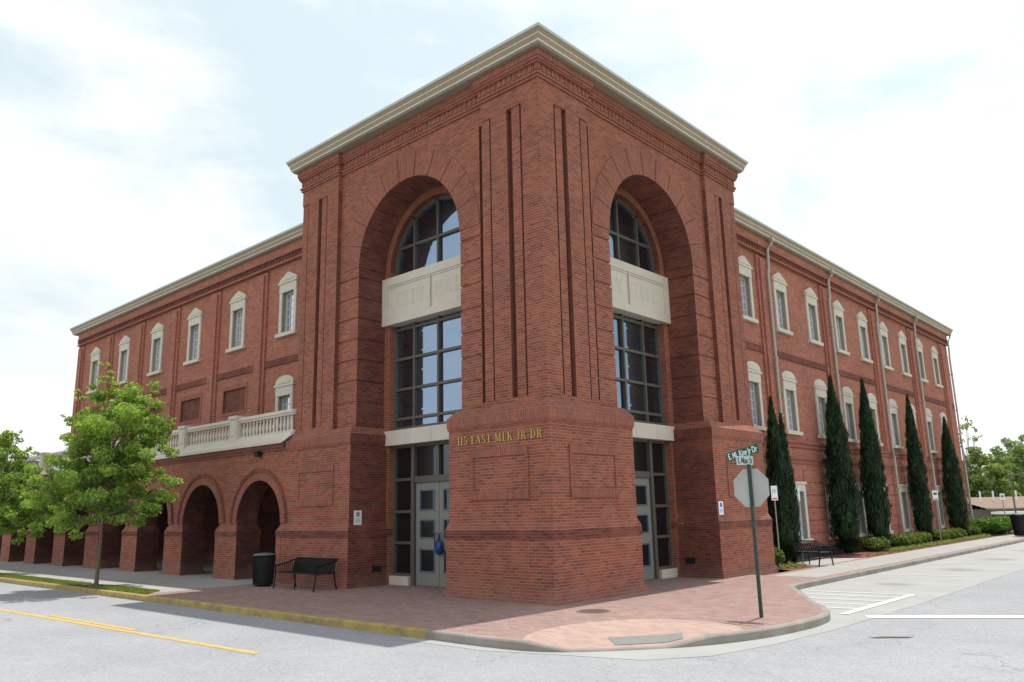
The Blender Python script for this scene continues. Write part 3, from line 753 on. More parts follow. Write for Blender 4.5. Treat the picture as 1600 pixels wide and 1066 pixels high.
def wing(T, w, uend, wins3, wins2, wins1, blanks, pils, pw, panelz=None):
    mb = MB(); hs = []
    for u in wins3: hs.append((u - .56, u + .56, 8.60, 10.68))
    for u in wins2: hs.append((u - .56, u + .56, 4.60, 6.68))
    for u in wins1: hs.append((u - .56, u + .56, .56, 2.76))
    bh = [(u - .88, u + .88, 6.1, 7.02) for u in blanks]
    grid_wall(mb, T, w, WT - .2, uend, -.15 if wins1 else 3.8, 12.3, hs + bh)
    for h in hs: holes_sides(mb, T, w, h, .24)
    for h in bh:
        holes_sides(mb, T, w, h, .07, True, 1)
        a, b, c, e = h
        mb.box(a - .12, w, e, b + .12, w + .02, e + .2, T=T, mi=2, swap=True); mb.box(a - .12, w, c - .12, b + .12, w + .02, c, T=T, mi=2, swap=True)
        mb.box(a - .12, w, c, a, w + .02, e, T=T, mi=2); mb.box(b, w, c, b + .12, w + .02, e, T=T, mi=2)
    # end wall and back
    mb.box(uend, w - 14, -.15, uend + .2, w, 12.25, T=T)
    mb.box(WT, w - 14.2, -.15, uend, w - 14, 12.25, T=T)
    for c in pils:
        a, b = c - pw / 2, c + pw / 2
        mb.box(a, w, 4.37, b, w + .075, 11.42, T=T)
        mb.box(a + .16, w + .075, 4.37, b - .16, w + .15, 11.3, T=T)
    ed = [WT] + [x for c in sorted(pils) for x in (c - pw / 2, c + pw / 2)] + [uend]
    for i in range(0, len(ed), 2):
        if ed[i + 1] - ed[i] > .3:
            mb.box(ed[i], w, 7.55, ed[i + 1], w + .05, 7.80, T=T, mi=1, swap=True)
    for z0, z1, d, mi, sw in ((11.5, 11.58, .16, 2, 0), (11.58, 11.80, .10, 1, 1), (11.80, 11.88, .18, 2, 0), (11.88, 12.22, .14, 0, 0), (4.28, 4.37, .13, 2, 0), (4.12, 4.28, .07, 2, 1), (3.66, 3.74, .09, 2, 0), (3.5, 3.66, .04, 2, 1)):
        mb.box(WT, w, z0, uend + .02, w + d, z1, T=T, mi=mi, swap=bool(sw))
    x = WT
    while x < uend: mb.box(x, w + .10, 11.64, x + .11, w + .125, 11.80, T=T, mi=1); x += .22
    if wins1:
        e1 = [WT] + [x for c in sorted(wins1) for x in (c - .6, c + .6)] + [uend]
        for i in range(0, len(e1), 2):
            if e1[i + 1] - e1[i] < .2: continue
            for k in range(6):
                mb.box(e1[i], w, .42 + k * .48, e1[i + 1], w + .035, .42 + k * .48 + .44, T=T)
        mb.box(WT, w, -.15, uend, w + .06, .36, T=T, mi=3)
    o = mb.build('wing_wall', [M['brick_wing'], M['brick_dark'], M['brick_wing_trim'], M['black_plastic']], BLD)
    for u in wins3: window_unit(T, u, w, 8.76, 10.34, 'gable')
    for u in wins2: window_unit(T, u, w, 4.76, 6.34, 'arc')
    for u in wins1: window_unit(T, u, w, .72, 2.46, 'flat')
wr = [13.05, 16.15, 19.3, 22.4, 25.5, 28.6, 31.65, 34.7, 37.75]
wing(TR, -1.2, 40.75, wr, wr, wr, [], [14.62 + 6.2 * k for k in range(5)], 1.0)
wl = [14.35 + 3.75 * k for k in range(6)]
wing(TL, -2.1, 35.6, wl, wl[:1], [], wl[1:], [16.22 + 3.75 * k for k in range(5)] + [35.2], .78)
eave('eave', lambda o: rect(-15.5, WT + .02, -1.2 + O + o, 40.95 + O + o), 12.6)
eave('eave', lambda o: rect(-35.8 - O - o, 2.1 - O - o, -WT - .02, 16.5), 12.6)
hip(-15.6, WT, -1.1 + .3, 41.2, 12.59, 1.6); hip(-36, 2.0, -WT, 16.4, 12.59, 1.6)
# downpipes
for k in range(5):
    y = [14.72, 20.9, 27.15, 33.45, 40.35][k]; dp = MB(); x = -1.2 + .24; xe = -1.2 + O - .06
    r_ = .055
    dp.box(xe - .10, y + .32, 12.12, xe + .04, y + .5, 12.26)
    dp.tube([(xe - .03, y + .41, 12.16), (xe - .05, y + .38, 12.0), (x, y + .16, 11.72), (x, y + .12, 11.2), (x, y + .10, 10.9), (x, y, 10.75), (x, y - .0, 4.5), (x - .0, y - .0, 4.42), (x - .04, y + .22, 4.1), (x - .04, y + .25, .1)], r_, 8)
    for zz in (9.6, 7.4, 5.2, 2.6): dp.box(x - .13, y - .075 + (.25 if zz < 4 else 0), zz, x + .06, y + .075 + (.25 if zz < 4 else 0), zz + .04)
    dp.build('downpipe', M['downpipe'], BLD, smooth=False)

# ---- arcade on the left
ab = MB(); E = .16; DP = -.58; AC = [11.99 + 3.8 * k for k in range(8)]; RR = 1.33; ZA = 1.78
end = AC[-1] + 1.9; s_ = 32
T = TL
edges = [WT + .16]
for c in AC: edges += [c - RR, c + RR]
edges += [end]
for i in range(0, len(edges), 2):
    a, b = edges[i], edges[i + 1]
    for w in (E, DP): ab.face([T(a, w, 1.7), T(b, w, 1.7), T(b, w, 4.0), T(a, w, 4.0)])
    ab.box(a - (.0 if i == 0 else -.0), DP, 1.70, b, E, 1.78, T=T, skip=('f', 'k'))
for c in AC:
    for i in range(s_):
        t0, t1 = PI * i / s_, PI * (i + 1) / s_
        u0, z0, u1, z1 = c + RR * math.cos(t0), ZA + RR * math.sin(t0), c + RR * math.cos(t1), ZA + RR * math.sin(t1)
        for w in (E, DP): ab.face([T(u0, w, z0), T(u1, w, z1), T(u1, w, 4.0), T(u0, w, 4.0)])
        ab.face([T(u0, E + .02, z0), T(u1, E + .02, z1), T(u1, DP, z1), T(u0, DP, z0)], uv=[(0, t0 * RR), (0, t1 * RR), (1.1, t1 * RR), (1.1, t0 * RR)])
        for r0, r1, pr, mi in ((RR, RR + .27, .03, 2), (RR + .27, RR + .37, .065, 1)):
            P = lambda r, t, w: T(c + r * math.cos(t), w, ZA + r * math.sin(t))
            ab.face([P(r0, t0, E + pr), P(r0, t1, E + pr), P(r1, t1, E + pr), P(r1, t0, E + pr)], uv=[(r0, t0 * 1.5), (r0, t1 * 1.5), (r1, t1 * 1.5), (r1, t0 * 1.5)], mi=mi)
            ab.face([P(r1, t0, E), P(r1, t1, E), P(r1, t1, E + pr), P(r1, t0, E + pr)], mi=mi)
            ab.face([P(r0, t0, E - .01), P(r0, t1, E - .01), P(r0, t1, E + pr), P(r0, t0, E + pr)], mi=mi)
for i in range(0, len(edges), 2):
    a, b = edges[i] + (.06 if i == 0 else -.14), edges[i + 1] + .14
    if i == 0: a = WT + .235
    def rc(e, f): return [T(a - (0 if i == 0 else e), E + .06 + e, 0)[:2], T(b + e, E + .06 + e, 0)[:2], T(b + e, DP - .06 - e, 0)[:2], T(a - (0 if i == 0 else e), DP - .06 - e, 0)[:2]]
    ab.prism(rc(0.03, 0), -.15, .12); ab.prism(rc(0, 0), .12, 1.36)
    ab.prism(rc(.015, 0), 1.36, 1.52, mi=1)
    ab.prism(rc(.015, 0), 1.52, 1.72, [T(edges[i], E, 0)[:2], T(edges[i + 1], E, 0)[:2], T(edges[i + 1], DP, 0)[:2], T(edges[i], DP, 0)[:2]], mi=2)
ab.box(WT + .2, DP, 4.0, end, E + .05, 4.07, T=T, mi=2); ab.box(WT + .2, DP, 4.07, end, E + .10, 4.21, T=T, mi=1, swap=True)
for i, f in enumerate(ab.f):  # pier sides and arch undersides take the brick with shade painted in
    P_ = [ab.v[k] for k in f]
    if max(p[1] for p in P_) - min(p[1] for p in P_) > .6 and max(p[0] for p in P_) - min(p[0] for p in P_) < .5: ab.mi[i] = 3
ab.build('arcade_wall', BRK + [M['brick_shade']], BLD)
bs = MB(); bs.box(WT - .2, -5.0, 3.72, end, DP, 3.9, T=T); bs.build('arcade_ceiling', M['soffit'], BLD)
pw_ = MB(); pw_.box(WT - .2, -5.0, -.15, end, -4.8, 3.72, T=T); pw_.box(WT + .1, -4.8, -.15, WT + .22, -2.36, 3.72, T=T); pw_.build('passage_wall', M['brick_shade'], BLD)
# balustrade
bal = MB()
BW0, BW1 = -.25, .12
prof = [(BW0, 4.21), (E + .14, 4.21), (E + .14, 4.30), (BW1 + .02, 4.42), (BW1 - .02, 4.55), (BW0, 4.55)]
U0 = WT + .03
ab2 = [T(U0 + .28 if z_ < 4.3 else U0, w_, z_) for w_, z_ in prof]; ab3 = [T(end, w_, z_) for w_, z_ in prof]
bal.face(ab2); bal.face(ab3[::-1])
for i in range(6): j = (i + 1) % 6; bal.face([ab2[i], ab3[i], ab3[j], ab2[j]])
BALU = bal.build('balustrade', M['stone'], BLD)
r = MB(); r.box(U0, -.16, 5.10, end, .06, 5.17, T=T); r.box(U0, -.20, 5.17, end, .10, 5.27, T=T); r.box(U0, -.13, 4.55, end, .03, 4.62, T=T); r.build('rail', M['stone'], BALU)
ped = MB(); ped.box(-.21, -.24, 4.30, .21, .15, 5.26); ped.box(-.26, -.29, 5.26, .26, .20, 5.36); ped.box(-.12, .15, 4.68, .12, .17, 5.15)
peds = [AC[0] + 1.9 + 3.8 * k for k in range(7)]
p0 = ped.build('pedestal', M['stone'], BALU, loc=(-peds[0], 0, 0)); p0.rotation_euler = (0, 0, PI)
for u in peds[1:]: q = dup(p0, parent=BALU); q.location = (-u, 0, 0)
b_ = MB(); b_.lathe([(.05, 4.62), (.055, 4.65), (.035, 4.68), (.055, 4.76), (.062, 4.82), (.045, 4.92), (.03, 5.0), (.045, 5.04), (.055, 5.10)], 10)
b0 = b_.build('baluster', M['stone'], BALU, smooth=True)
us = []
segs = [(U0, peds[0])] + [(peds[k], peds[k + 1]) for k in range(5)]
for a, b in segs:
    a += .30 if a != U0 else .12; b -= .30; nb = int((b - a) / .205)
    us += [a + (b - a) * (i + .5) / nb for i in range(nb)]
b0.location = (-us[0], .05, 0)
for u in us[1:95]: q = dup(b0, parent=BALU); q.location = (-u, .05, 0)
lm = MB(); lm.box(11.85, E, 4.02 - .0, 12.12, E + .22, 4.0, T=T); lm.box(11.88, E + .02, 3.86, 12.09, E + .20, 3.995, T=T); lm.build('wall_light', M['black_plastic'], BLD)
lt = MB(); lt.box(11.6, -2.6, 1.2, 12.0, -2.1, 3.2, T=T)

# ---- arched entrances
def glyph(ch):
    """quads of a plain serif capital, unit height; returns (list of polygons, advance)"""
    P = []; TK, TN = .17, .065
    def bx_(x0, y0, x1, y1): P.append([(x0, y0), (x1, y0), (x1, y1), (x0, y1)])
    def sf(x, y, w_=.17): bx_(x - w_, y, x + w_, y + .05)
    def vt(x, tk=TK): bx_(x - tk / 2, 0, x + tk / 2, 1); sf(x, -.001); sf(x, .951)
    def dg(x0, y0, x1, y1, w_): P.append([(x0 - w_ / 2, y0), (x0 + w_ / 2, y0), (x1 + w_ / 2, y1), (x1 - w_ / 2, y1)])
    def arc(cx, cy, rx, ry, a0, a1, n_=14):
        for i in range(n_):
            q = []
            for a in (a0 + (a1 - a0) * i / n_, a0 + (a1 - a0) * (i + 1) / n_):
                a = R(a); tk = TN + (TK - TN) * abs(math.cos(a)); q.append(((cx + (rx - tk) * math.cos(a), cy + (ry - TN) * math.sin(a)), (cx + rx * math.cos(a), cy + ry * math.sin(a))))
            P.append([q[0][0], q[0][1], q[1][1], q[1][0]])
    if ch == '1': vt(.2); dg(.02, .78, .16, .97, .08); return P, .42
    if ch == '5': bx_(.1, .9, .52, 1); bx_(.1, .5, .16, .9); arc(.27, .32, .30, .32, 130, -150); return P, .66
    if ch == 'E':
        vt(.2); bx_(.2, 0, .62, .06); bx_(.2, .94, .62, 1); bx_(.28, .47, .48, .53); bx_(.57, 0, .62, .26); bx_(.57, .74, .62, 1); bx_(.45, .38, .49, .62); return P, .72
    if ch == 'A': dg(.12, 0, .36, 1, .06); dg(.62, 0, .36, 1, .18); bx_(.2, .28, .55, .34); sf(.12, 0, .12); sf(.62, 0, .15); return P, .80
    if ch == 'S': arc(.31, .73, .25, .27, 30, 270); arc(.31, .27, .27, .27, 90, -150); bx_(.50, .70, .54, .96); bx_(.05, .04, .09, .30); return P, .66
    if ch == 'T': bx_(.28, 0, .45, 1); sf(.365, 0); bx_(.03, .94, .70, 1); bx_(.03, .72, .08, 1); bx_(.65, .72, .70, 1); return P, .74
    if ch == 'M': bx_(.10, 0, .16, 1); dg(.46, .05, .19, 1, .17); dg(.46, .05, .72, 1, .07); vt(.80); sf(.13, 0, .12); sf(.13, .95, .12); return P, 1.0
    if ch == 'L': vt(.2); bx_(.2, 0, .6, .06); bx_(.55, 0, .6, .30); return P, .68
    if ch == 'K': vt(.2); dg(.27, .40, .62, .97, .07); dg(.68, .0, .40, .58, .18); sf(.64, .95, .11); sf(.70, 0, .12); return P, .82
    if ch == 'J': bx_(.24, .15, .41, 1); sf(.325, .951); arc(.19, .18, .22, .20, 0, -150); return P, .52
    if ch == 'R': vt(.2); arc(.34, .73, .27, .27, 90, -90); bx_(.2, .94, .36, 1); bx_(.2, .46, .36, .52); dg(.64, 0, .42, .48, .17); sf(.70, 0, .10); return P, .80
    if ch == 'D': vt(.2); arc(.30, .5, .42, .5, 90, -90); bx_(.2, .94, .31, 1); bx_(.2, 0, .31, .06); return P, .80
    if ch == 'C': arc(.40, .5, .36, .5, 45, 315, 22); bx_(.64, .66, .68, .97); return P, .76
    if ch == 'I': vt(.2); return P, .42
    if ch == 'Y': bx_(.29, 0, .46, .5); sf(.375, 0); dg(.36, .45, .13, .97, .17); dg(.40, .45, .62, .97, .06); sf(.13, .95, .14); sf(.63, .95, .11); return P, .78
    if ch == 'H': vt(.2); vt(.68); bx_(.2, .47, .68, .53); return P, .90
    return P, .38
def serif_obj(name, body, h, mat, T, u0, w, z, parent, thick, width):
    adv = 0; pl = []
    for ch in body:
        g_, a = glyph(ch); pl += [[(x + adv, y) for x, y in q] for q in g_]; adv += a + .07
    k = width / (adv - .07); mb = MB()
    for i, q in enumerate(pl):
        e = .0006 * (i % 7)
        f = (lambda u, w_, z_: T(u0 - u, w_, z_)) if T is TL else (lambda u, w_, z_: T(u0 + u, w_, z_))
        mb.extr([(x * k, z + y * h) for x, y in q], f, w, w + thick + e)
    return mb.build(name, mat, parent)
def text_obj(name, body, size, mat, T, u0, w, z, parent, ext=.01, off=0.0, width=None, flipx=False):
    cu = bpy.data.curves.new(name, 'FONT'); cu.body = body; cu.size = size; cu.extrude = ext; cu.offset = off
    tmp = bpy.data.objects.new(name + '_tmp', cu); COL.objects.link(tmp)
    dg = bpy.context.evaluated_depsgraph_get(); me = bpy.data.meshes.new_from_object(tmp.evaluated_get(dg))
    bpy.data.objects.remove(tmp)
    xs_ = [v.co.x for v in me.vertices]; x0, x1 = min(xs_), max(xs_)
    k = (width / (x1 - x0)) if width else 1
    for v in me.vertices:
        a, b, c = (v.co.x - x0) * k, v.co.y, v.co.z
        v.co = T(u0 - a if T is TL else u0 + a, w + c, z + b)
    me.materials.clear(); me.materials.append(mat)
    if T is TL: pass
    o = bpy.data.objects.new(name, me); COL.objects.link(o); o.parent = parent; return o
for T in (TL, TR):
    # spandrel with inscription
    sp = MB(); a, b = 2.955, 7.345
    z0, z1 = 7.55, 9.03
    sp.box(a, GW, z0, b, IW + .07, z1, T=T)
    f0 = IW + .07
    sp.box(a, f0, z0, b, f0 + .05, z0 + .20, T=T); sp.box(a, f0, z1 - .26, b, f0 + .05, z1, T=T)
    sp.box(a, f0, z0 + .20, a + .26, f0 + .05, z1 - .26, T=T); sp.box(b - .26, f0, z0 + .20, b, f0 + .05, z1 - .26, T=T)
    sp.box(a + .26, f0, z1 - .32, b - .26, f0 + .025, z1 - .262, T=T); sp.box(a + .26, f0, z0 + .202, b - .26, f0 + .025, z0 + .25, T=T)
    so_ = sp.build('inscription_panel', M['stone'], BLD)
    jt = MB(); jt.box(UC - .008, f0 + .001, z0 + .0, UC + .008, f0 + .053, z1, T=T); jt.build('joint', M['engraved'], so_)
    sg_ = 1 if T is TL else -1
    serif_obj('inscription', 'CITY', .44, M['engraved'], T, UC + sg_ * 1.58, f0 + .0005, 8.06, so_, .003, 1.33)
    serif_obj('inscription', 'HALL', .44, M['engraved'], T, UC - sg_ * .12, f0 + .0005, 8.06, so_, .003, 1.46)
    sp = MB(); z0, z1 = 3.92, 4.35
    for k in range(4):
        aa = a + (b - a) * k / 4
        sp.box(aa + .006, GW, z0, aa + (b - a) / 4 - .006, IW + .08, z1, T=T)
    sp.box(a, GW, z0 + .01, b, IW + .06, z1 - .01, T=T)
    sp.build('stone_band', M['stone'], BLD)
    # curtain wall window above
    L0, L1 = 3.2, 7.1; mul = [4.1, 5.15, 6.2]; fw, d0, d1 = .038, GW - .02, GW + .09
    def curtain(zb, zt, rows, name, glass, bars=mul):
        m_ = MB()
        for u in bars: m_.box(u - fw, d0, zb, u + fw, d1, zt, T=T)
        m_.box(L0, d0, zb, L0 + .08, d1 + .003, zt, T=T); m_.box(L1 - .08, d0, zb, L1, d1 + .003, zt, T=T)
        ed = [L0 + .08] + [x for u in bars for x in (u - fw, u + fw)] + [L1 - .08]
        for zz in rows:
            for i in range(0, len(ed), 2): m_.box(ed[i], d0, zz - fw, ed[i + 1], d1 - .004, zz + fw, T=T)
        o = m_.build(name, M['frame'], BLD)
        p = MB(); p.face([T(L0, GW, zb), T(L1, GW, zb), T(L1, GW, zt), T(L0, GW, zt)]); p.build('pane', glass, o)
        return o
    curtain(4.35, 7.55, [4.42, 4.70, 5.58, 6.50, 7.42], 'curtain_window', M['glass'])
    # lunette
    m_ = MB(); rl = 1.95; zb = 9.03
    for u in mul:
        h = math.sqrt(rl ** 2 - (u - UC) ** 2); m_.box(u - fw, d0, zb, u + fw, d1, ZS + h - .02, T=T)
    for zz in (10.0,):
        h = math.sqrt(rl ** 2 - (zz - ZS) ** 2); ed = [UC - h] + [x for u in mul for x in (u - fw, u + fw)] + [UC + h]
        for i in range(0, len(ed), 2): m_.box(ed[i], d0, zz - fw, ed[i + 1], d1 - .004, zz + fw, T=T)
    for i in range(32):
        t0, t1 = PI * i / 32, PI * (i + 1) / 32
        P = lambda r, t, w: T(UC + r * math.cos(t), w, ZS + r * math.sin(t))
        m_.face([P(rl - .09, t0, d1), P(rl, t0, d1), P(rl, t1, d1), P(rl - .09, t1, d1)]); m_.face([P(rl - .09, t0, d1), P(rl - .09, t1, d1), P(rl - .09, t1, d0), P(rl - .09, t0, d0)])
    m_.box(L0, d0, zb, L0 + .08, d1, ZS, T=T); m_.box(L1 - .08, d0, zb, L1, d1, ZS, T=T)
    o = m_.build('lunette_window', M['frame'], BLD)
    p = MB(); pts = [T(UC - rl, GW, zb), T(UC + rl, GW, zb)] + [T(UC + rl * math.cos(PI * i / 32), GW, ZS + rl * math.sin(PI * i / 32)) for i in range(33)]
    p.face(pts); p.build('pane', M['glass'], o)
    # entrance
    m_ = MB()
    for a_, b_ in ((L0, L0 + .08), (L1 - .08, L1)): m_.box(a_, d0, 0, b_, d1, 3.92, T=T)
    for u in (4.1, 6.2): m_.box(u - .07, d0 - .02, 0, u + .07, d1 + .03, 3.92, T=T)
    m_.box(UC - fw, d0, 3.0, UC + fw, d1, 3.84, T=T)
    m_.box(L0 + .08, d0, 3.84, 4.03, d1 - .005, 3.92, T=T); m_.box(4.17, d0, 3.84, 6.13, d1 - .005, 3.92, T=T); m_.box(6.27, d0, 3.84, L1 - .08, d1 - .005, 3.92, T=T)
    m_.box(4.17, d0, 2.82, 6.13, d1 + .01, 3.0, T=T)
    for q in (.28, 1.15, 2.02, 2.93):
        m_.box(L0 + .08, d0, q - .04, 4.03, d1 - .006, q + .04, T=T); m_.box(6.27, d0, q - .04, L1 - .08, d1 - .006, q + .04, T=T)
    o = m_.build('entrance_frame', M['frame'], BLD)
    p = MB()
    for a_, b_, c, e in ((L0, 4.1, .24, 3.92), (6.2, L1, .24, 3.92), (4.1, 6.2, 2.9, 3.92)): p.face([T(a_, GW, c), T(b_, GW, c), T(b_, GW, e), T(a_, GW, e)])
    p.build('pane', M['glass_low'], o)
    p = MB(); p.box(L0 - .1, d0, 0, 4.03, d1 + .12, .24, T=T); p.build('stone_base', M['stone'], o)
    p = MB(); p.box(6.27, d0, 0, L1 + .1, d1 + .12, .24, T=T); p.build('stone_base', M['stone'], o)
    for a_, b_ in ((4.18, 5.142), (5.158, 6.12)):
        dm = MB(); zt = 2.81
        w0, w1 = GW - .02, GW + .05
        pz = [(.36, 1.0), (1.27, 1.80), (2.03, 2.62)]
        x0, x1 = a_ + .16, b_ - .16
        dm.box(a_, w0, .01, x0, w1, zt, T=T); dm.box(x1, w0, .01, b_, w1, zt, T=T)
        zz = [.01] + [q for pr in pz for q in pr] + [zt]
        for i in range(0, len(zz), 2): dm.box(x0, w0, zz[i], x1, w1, zz[i + 1], T=T)
        dob = dm.build('door', M['door'], BLD)
        bd = MB(); pn = MB()
        for c, e in pz:
            for q in ((x0, x0 + .04, c, e), (x1 - .04, x1, c, e), (x0 + .04, x1 - .04, c, c + .04), (x0 + .04, x1 - .04, e - .04, e)):
                bd.box(q[0], w0 + .02, q[2], q[1], w1 + .015, q[3], T=T)
            pn.face([T(x0, w1 - .035, c), T(x1, w1 - .035, c), T(x1, w1 - .035, e), T(x0, w1 - .035, e)])
        bd.build('glazing_bead', M['door_bead'], dob); pn.build('pane', M['glass_low'], dob)
        hd = MB(); hx = (b_ - .08) if b_ < UC else (a_ + .08)
        hd.tube([T(hx, w1, 1.0), T(hx, w1 + .09, 1.0), T(hx, w1 + .09, 1.42), T(hx, w1, 1.42)], .015, 6); hd.build('handle', M['black'], dob)
# blue bag on the left door handle
def blob(name, mat, c, rx, ry, rz, seed=1, sub=3, amp=.15):
    rnd = random.Random(seed); bm = bmesh.new(); bmesh.ops.create_icosphere(bm, subdivisions=sub, radius=1)
    from mathutils import noise
    for v in bm.verts:
        q = noise.noise(v.co * 1.9 + Vector((seed, seed * 2, 0))); v.co *= 1 + amp * q * 2
        v.co = Vector((v.co.x * rx, v.co.y * ry, v.co.z * rz))
    me = bpy.data.meshes.new(name); bm.to_mesh(me); bm.free(); me.materials.append(mat)
    for p in me.polygons: p.use_smooth = True
    o = bpy.data.objects.new(name, me); COL.objects.link(o); o.location = c; return o
bag = thing('plastic_bag', 'blue plastic bag hanging from the entrance door handle', 'bag', (-5.07, 1.27, 1.15))
o = blob('bag_body', M['blue_bag'], (0, 0, -.10), .14, .07, .19, 3); o.parent = bag
mb = MB(); mb.tube([(-.05, 0, .08), (-.02, .02, .22), (.03, .02, .22), (.06, 0, .08)], .014, 6); mb.build('bag_handle', M['blue_bag'], bag)

# address letters, vents, pipes on the tower
serif_obj('address_lettering', '115 EAST MLK JR DR', .20, M['gold'], TL, 2.78, .165, 3.565, BLD, .02, 2.74)
for T in (TL, TR):
    v_ = MB(); uu = 7.35 - .22
    # vent in the jamb of the far pier
    if T is TL: v_.box(-7.13 + .0, .62, .38, -7.105, .92, .54)
    else: v_.box(-.92, 7.105, .38, -.62, 7.13, .54)
    v_.build('wall_vent', M['black_plastic'], BLD)
cb = MB(); cb.tube([(-1.12, 7.335, 3.9), (-1.13, 7.33, 2.2), (-1.12, 7.17, 1.62), (-1.05, 7.12, 1.5), (-.9, 7.1, 1.5)], .018, 6); cb.build('conduit', M['string_hose'], BLD)
# small white notices on the piers
def notice(name, label, M3, w, h, ink):
    o = thing(name, label, 'sign'); o.matrix_world = M3
    p = MB(); p.box(-w / 2, -.012, -h / 2, w / 2, 0, h / 2); p.build('panel', M['white'], o)
    i = MB(); i.box(-w * .22, -.015, h * .08, w * .22, -.0125, h * .38)
    for k in range(3): i.box(-w * .34, -.015, -h * .1 - k * h * .1, w * .34, -.0125, -h * .1 - k * h * .1 + h * .03)
    i.build('print', ink, o); return o
# left notice: on reveal of the far pier (faces +x)
m_ = Matrix.Rotation(R(90), 4, 'Z'); m_.translation = Vector((-7.165, .12, 1.88)); notice('notice_sign', 'small white notice on the brick reveal left of the entrance doors', m_, .26, .40, M['grey_ink'])
m_ = Matrix.Rotation(R(90), 4, 'Z'); m_.translation = Vector((.18, 7.37, 1.92)); notice('notice_sign', 'small white notice on the sunny pier behind the stop sign', m_, .26, .38, M['blue_ink'])

# ------------------------------------------------------------------ street furniture
ss = thing('stop_sign', 'back of an octagonal stop sign on a leaning green post at the corner', 'sign', (4.59, .26, 0))
p = MB(); p.box(-.028, -.022, -.05, .028, -.012, 2.72); p.box(-.028, -.012, -.05, -.020, .02, 2.72); p.box(.020, -.012, -.05, .028, .02, 2.72)
p.build('post', M['post_green'], ss)
h = MB()
for k in range(26): h.box(-.006, -.0235, .1 + k * .1, .006, -.0222, .112 + k * .1)
h.build('post_holes', M['black'], ss)
p = MB(); oc = [(.345 / math.cos(PI / 8) * math.cos(PI / 8 + k * PI / 4), 2.29 + .345 / math.cos(PI / 8) * math.sin(PI / 8 + k * PI / 4)) for k in range(8)]
p.extr(oc, lambda u, w, z: (u, w, z), .024, .028); p.build('sign_plate', M['alu'], ss)
p = MB(); p.extr([(a * .99, (b - 2.29) * .99 + 2.29) for a, b in oc], lambda u, w, z: (u, w, z), .0285, .030); p.build('red_face', M['red_ink'], ss)
def blade(w, h, mat, txt, tmat, c, rz, ty, name):
    bmb = MB(); bmb.box(-w / 2, -.004, -h / 2, w / 2, .004, h / 2); 
    o = bmb.build(name, mat, ss); o.location = c; o.rotation_euler = (0, ty, rz)
    t = text_obj('sign_text', txt, h * .98, tmat, TR, -w / 2 + .03, 0, -h * .33, o, .001, .003, w - .06)
    for v in t.data.vertices: v.co = (v.co.y, -.006 - v.co.x, v.co.z)
    return o
blade(.68, .165, M['sign_green'], 'E. ML King Jr Dr', M['white'], (-.10, 0, 2.94), R(-4), R(-12), 'street_name_blade')
blade(.52, .16, M['sign_pale'], 'S. Main St', M['post_green'], (-.04, -.06, 2.79), R(82), R(-1), 'street_name_blade')
ss.rotation_euler = (0, 0, 0)
def parking_sign(loc, h, label, postmat, ink, rz, w=.30, hh=.46, lean=0):
    o = thing('parking_sign', label, 'sign', loc, rz); o.rotation_euler = (0, lean, rz)
    p = MB(); p.box(-.022, -.012, -.05, .022, .012, h - hh * .2); p.build('post', postmat, o)
    p = MB(); p.box(-w / 2, -.018, h - hh, w / 2, -.0125, h); pl = p.build('sign_plate', M['white'], o)
    p = MB(); p.box(-w * .3, -.021, h - .22, w * .3, -.0185, h - .10); p.build('sign_print', ink, pl)
    p = MB(); p.box(-w * .36, -.021, h - hh + .03, w * .36, -.0185, h - hh + .07); p.build('sign_band', M['red_ink'] if 'red' in label else ink, pl)
    return o
parking_sign((.05, 11.25, 0), 2.58, 'white and red parking sign on a grey post beside the tower pier', M['post_grey'], M['pale_ink'], R(66), w=.26)
parking_sign((-.2, 13.6, 0), 2.55, 'white parking sign on a blue post behind the slatted bench', M['post_blue'], M['pale_ink'], R(66), w=.26)
parking_sign((.0, 29.6, 0), 2.5, 'pale green edged parking sign by the fourth cypress', M['post_grey'], M['sign_green'], R(52))
parking_sign((.45, 41.9, 0), 2.35, 'farthest parking sign, beside the black bin at the end of the walk', M['post_grey'], M['red_ink'], R(45))

def bench(name, label, loc, rz, L=1.9, seatmat=None):
    o = thing(name, label, 'bench', loc, rz, None)
    f = MB()   # back at +y, faces -y
    H = .80
    n_ = int(L / .065)
    for i in range(n_ + 1):
        x = -L / 2 + L * i / n_
        f.tube([(x, .30, .42), (x, .33, .55), (x, .37, .70), (x, .43, H)], .021, 5)
    f.tube([(-L / 2 - .03, .43, H), (L / 2 + .03, .43, H)], .02, 6); f.tube([(-L / 2, .30, .42), (L / 2, .30, .42)], .016, 6); f.tube([(-L / 2, .36, .66), (L / 2, .36, .66)], .009, 6)
    f.build('backrest', M['black'], o)
    s = MB()
    for i in range(9): y = -.22 + i * .06; s.box(-L / 2, y, .425, L / 2, y + .042, .44)
    s.build('seat', seatmat or M['black'], o)
    for sx in (-1, 1):
        a = MB(); x = sx * L / 2
        for i in range(9):
            y = -.24 + i * .065; t = i / 8
            a.tube([(x, y, .40), (x, y, .64 + .08 * t)], .010, 5)
        a.tube([(x, -.28, .62), (x, .0, .66), (x, .40, .76)], .02, 6)
        a.build('armrest', M['black'], o)
        for yy in (-.26, .34):
            l = MB(); l.tube([(x, yy, .66 if yy < 0 else .5), (x, yy, .3), (x, yy + (-.05 if yy < 0 else .08), 0)], .022, 6); l.build('leg', M['black'], o)
    l = MB(); l.tube([(0, -.24, .42), (0, -.26, 0)], .02, 6); l.build('leg', M['black'], o)
    return o
bench('bench', 'black slatted metal bench against the left tower pier', (-8.15, -.95, 0), 0, 1.95)
bench('bench', 'black slatted metal bench in front of the first cypress, its back to the street corner', (.1, 13.0, .0), R(165), 1.75, M['blade'])

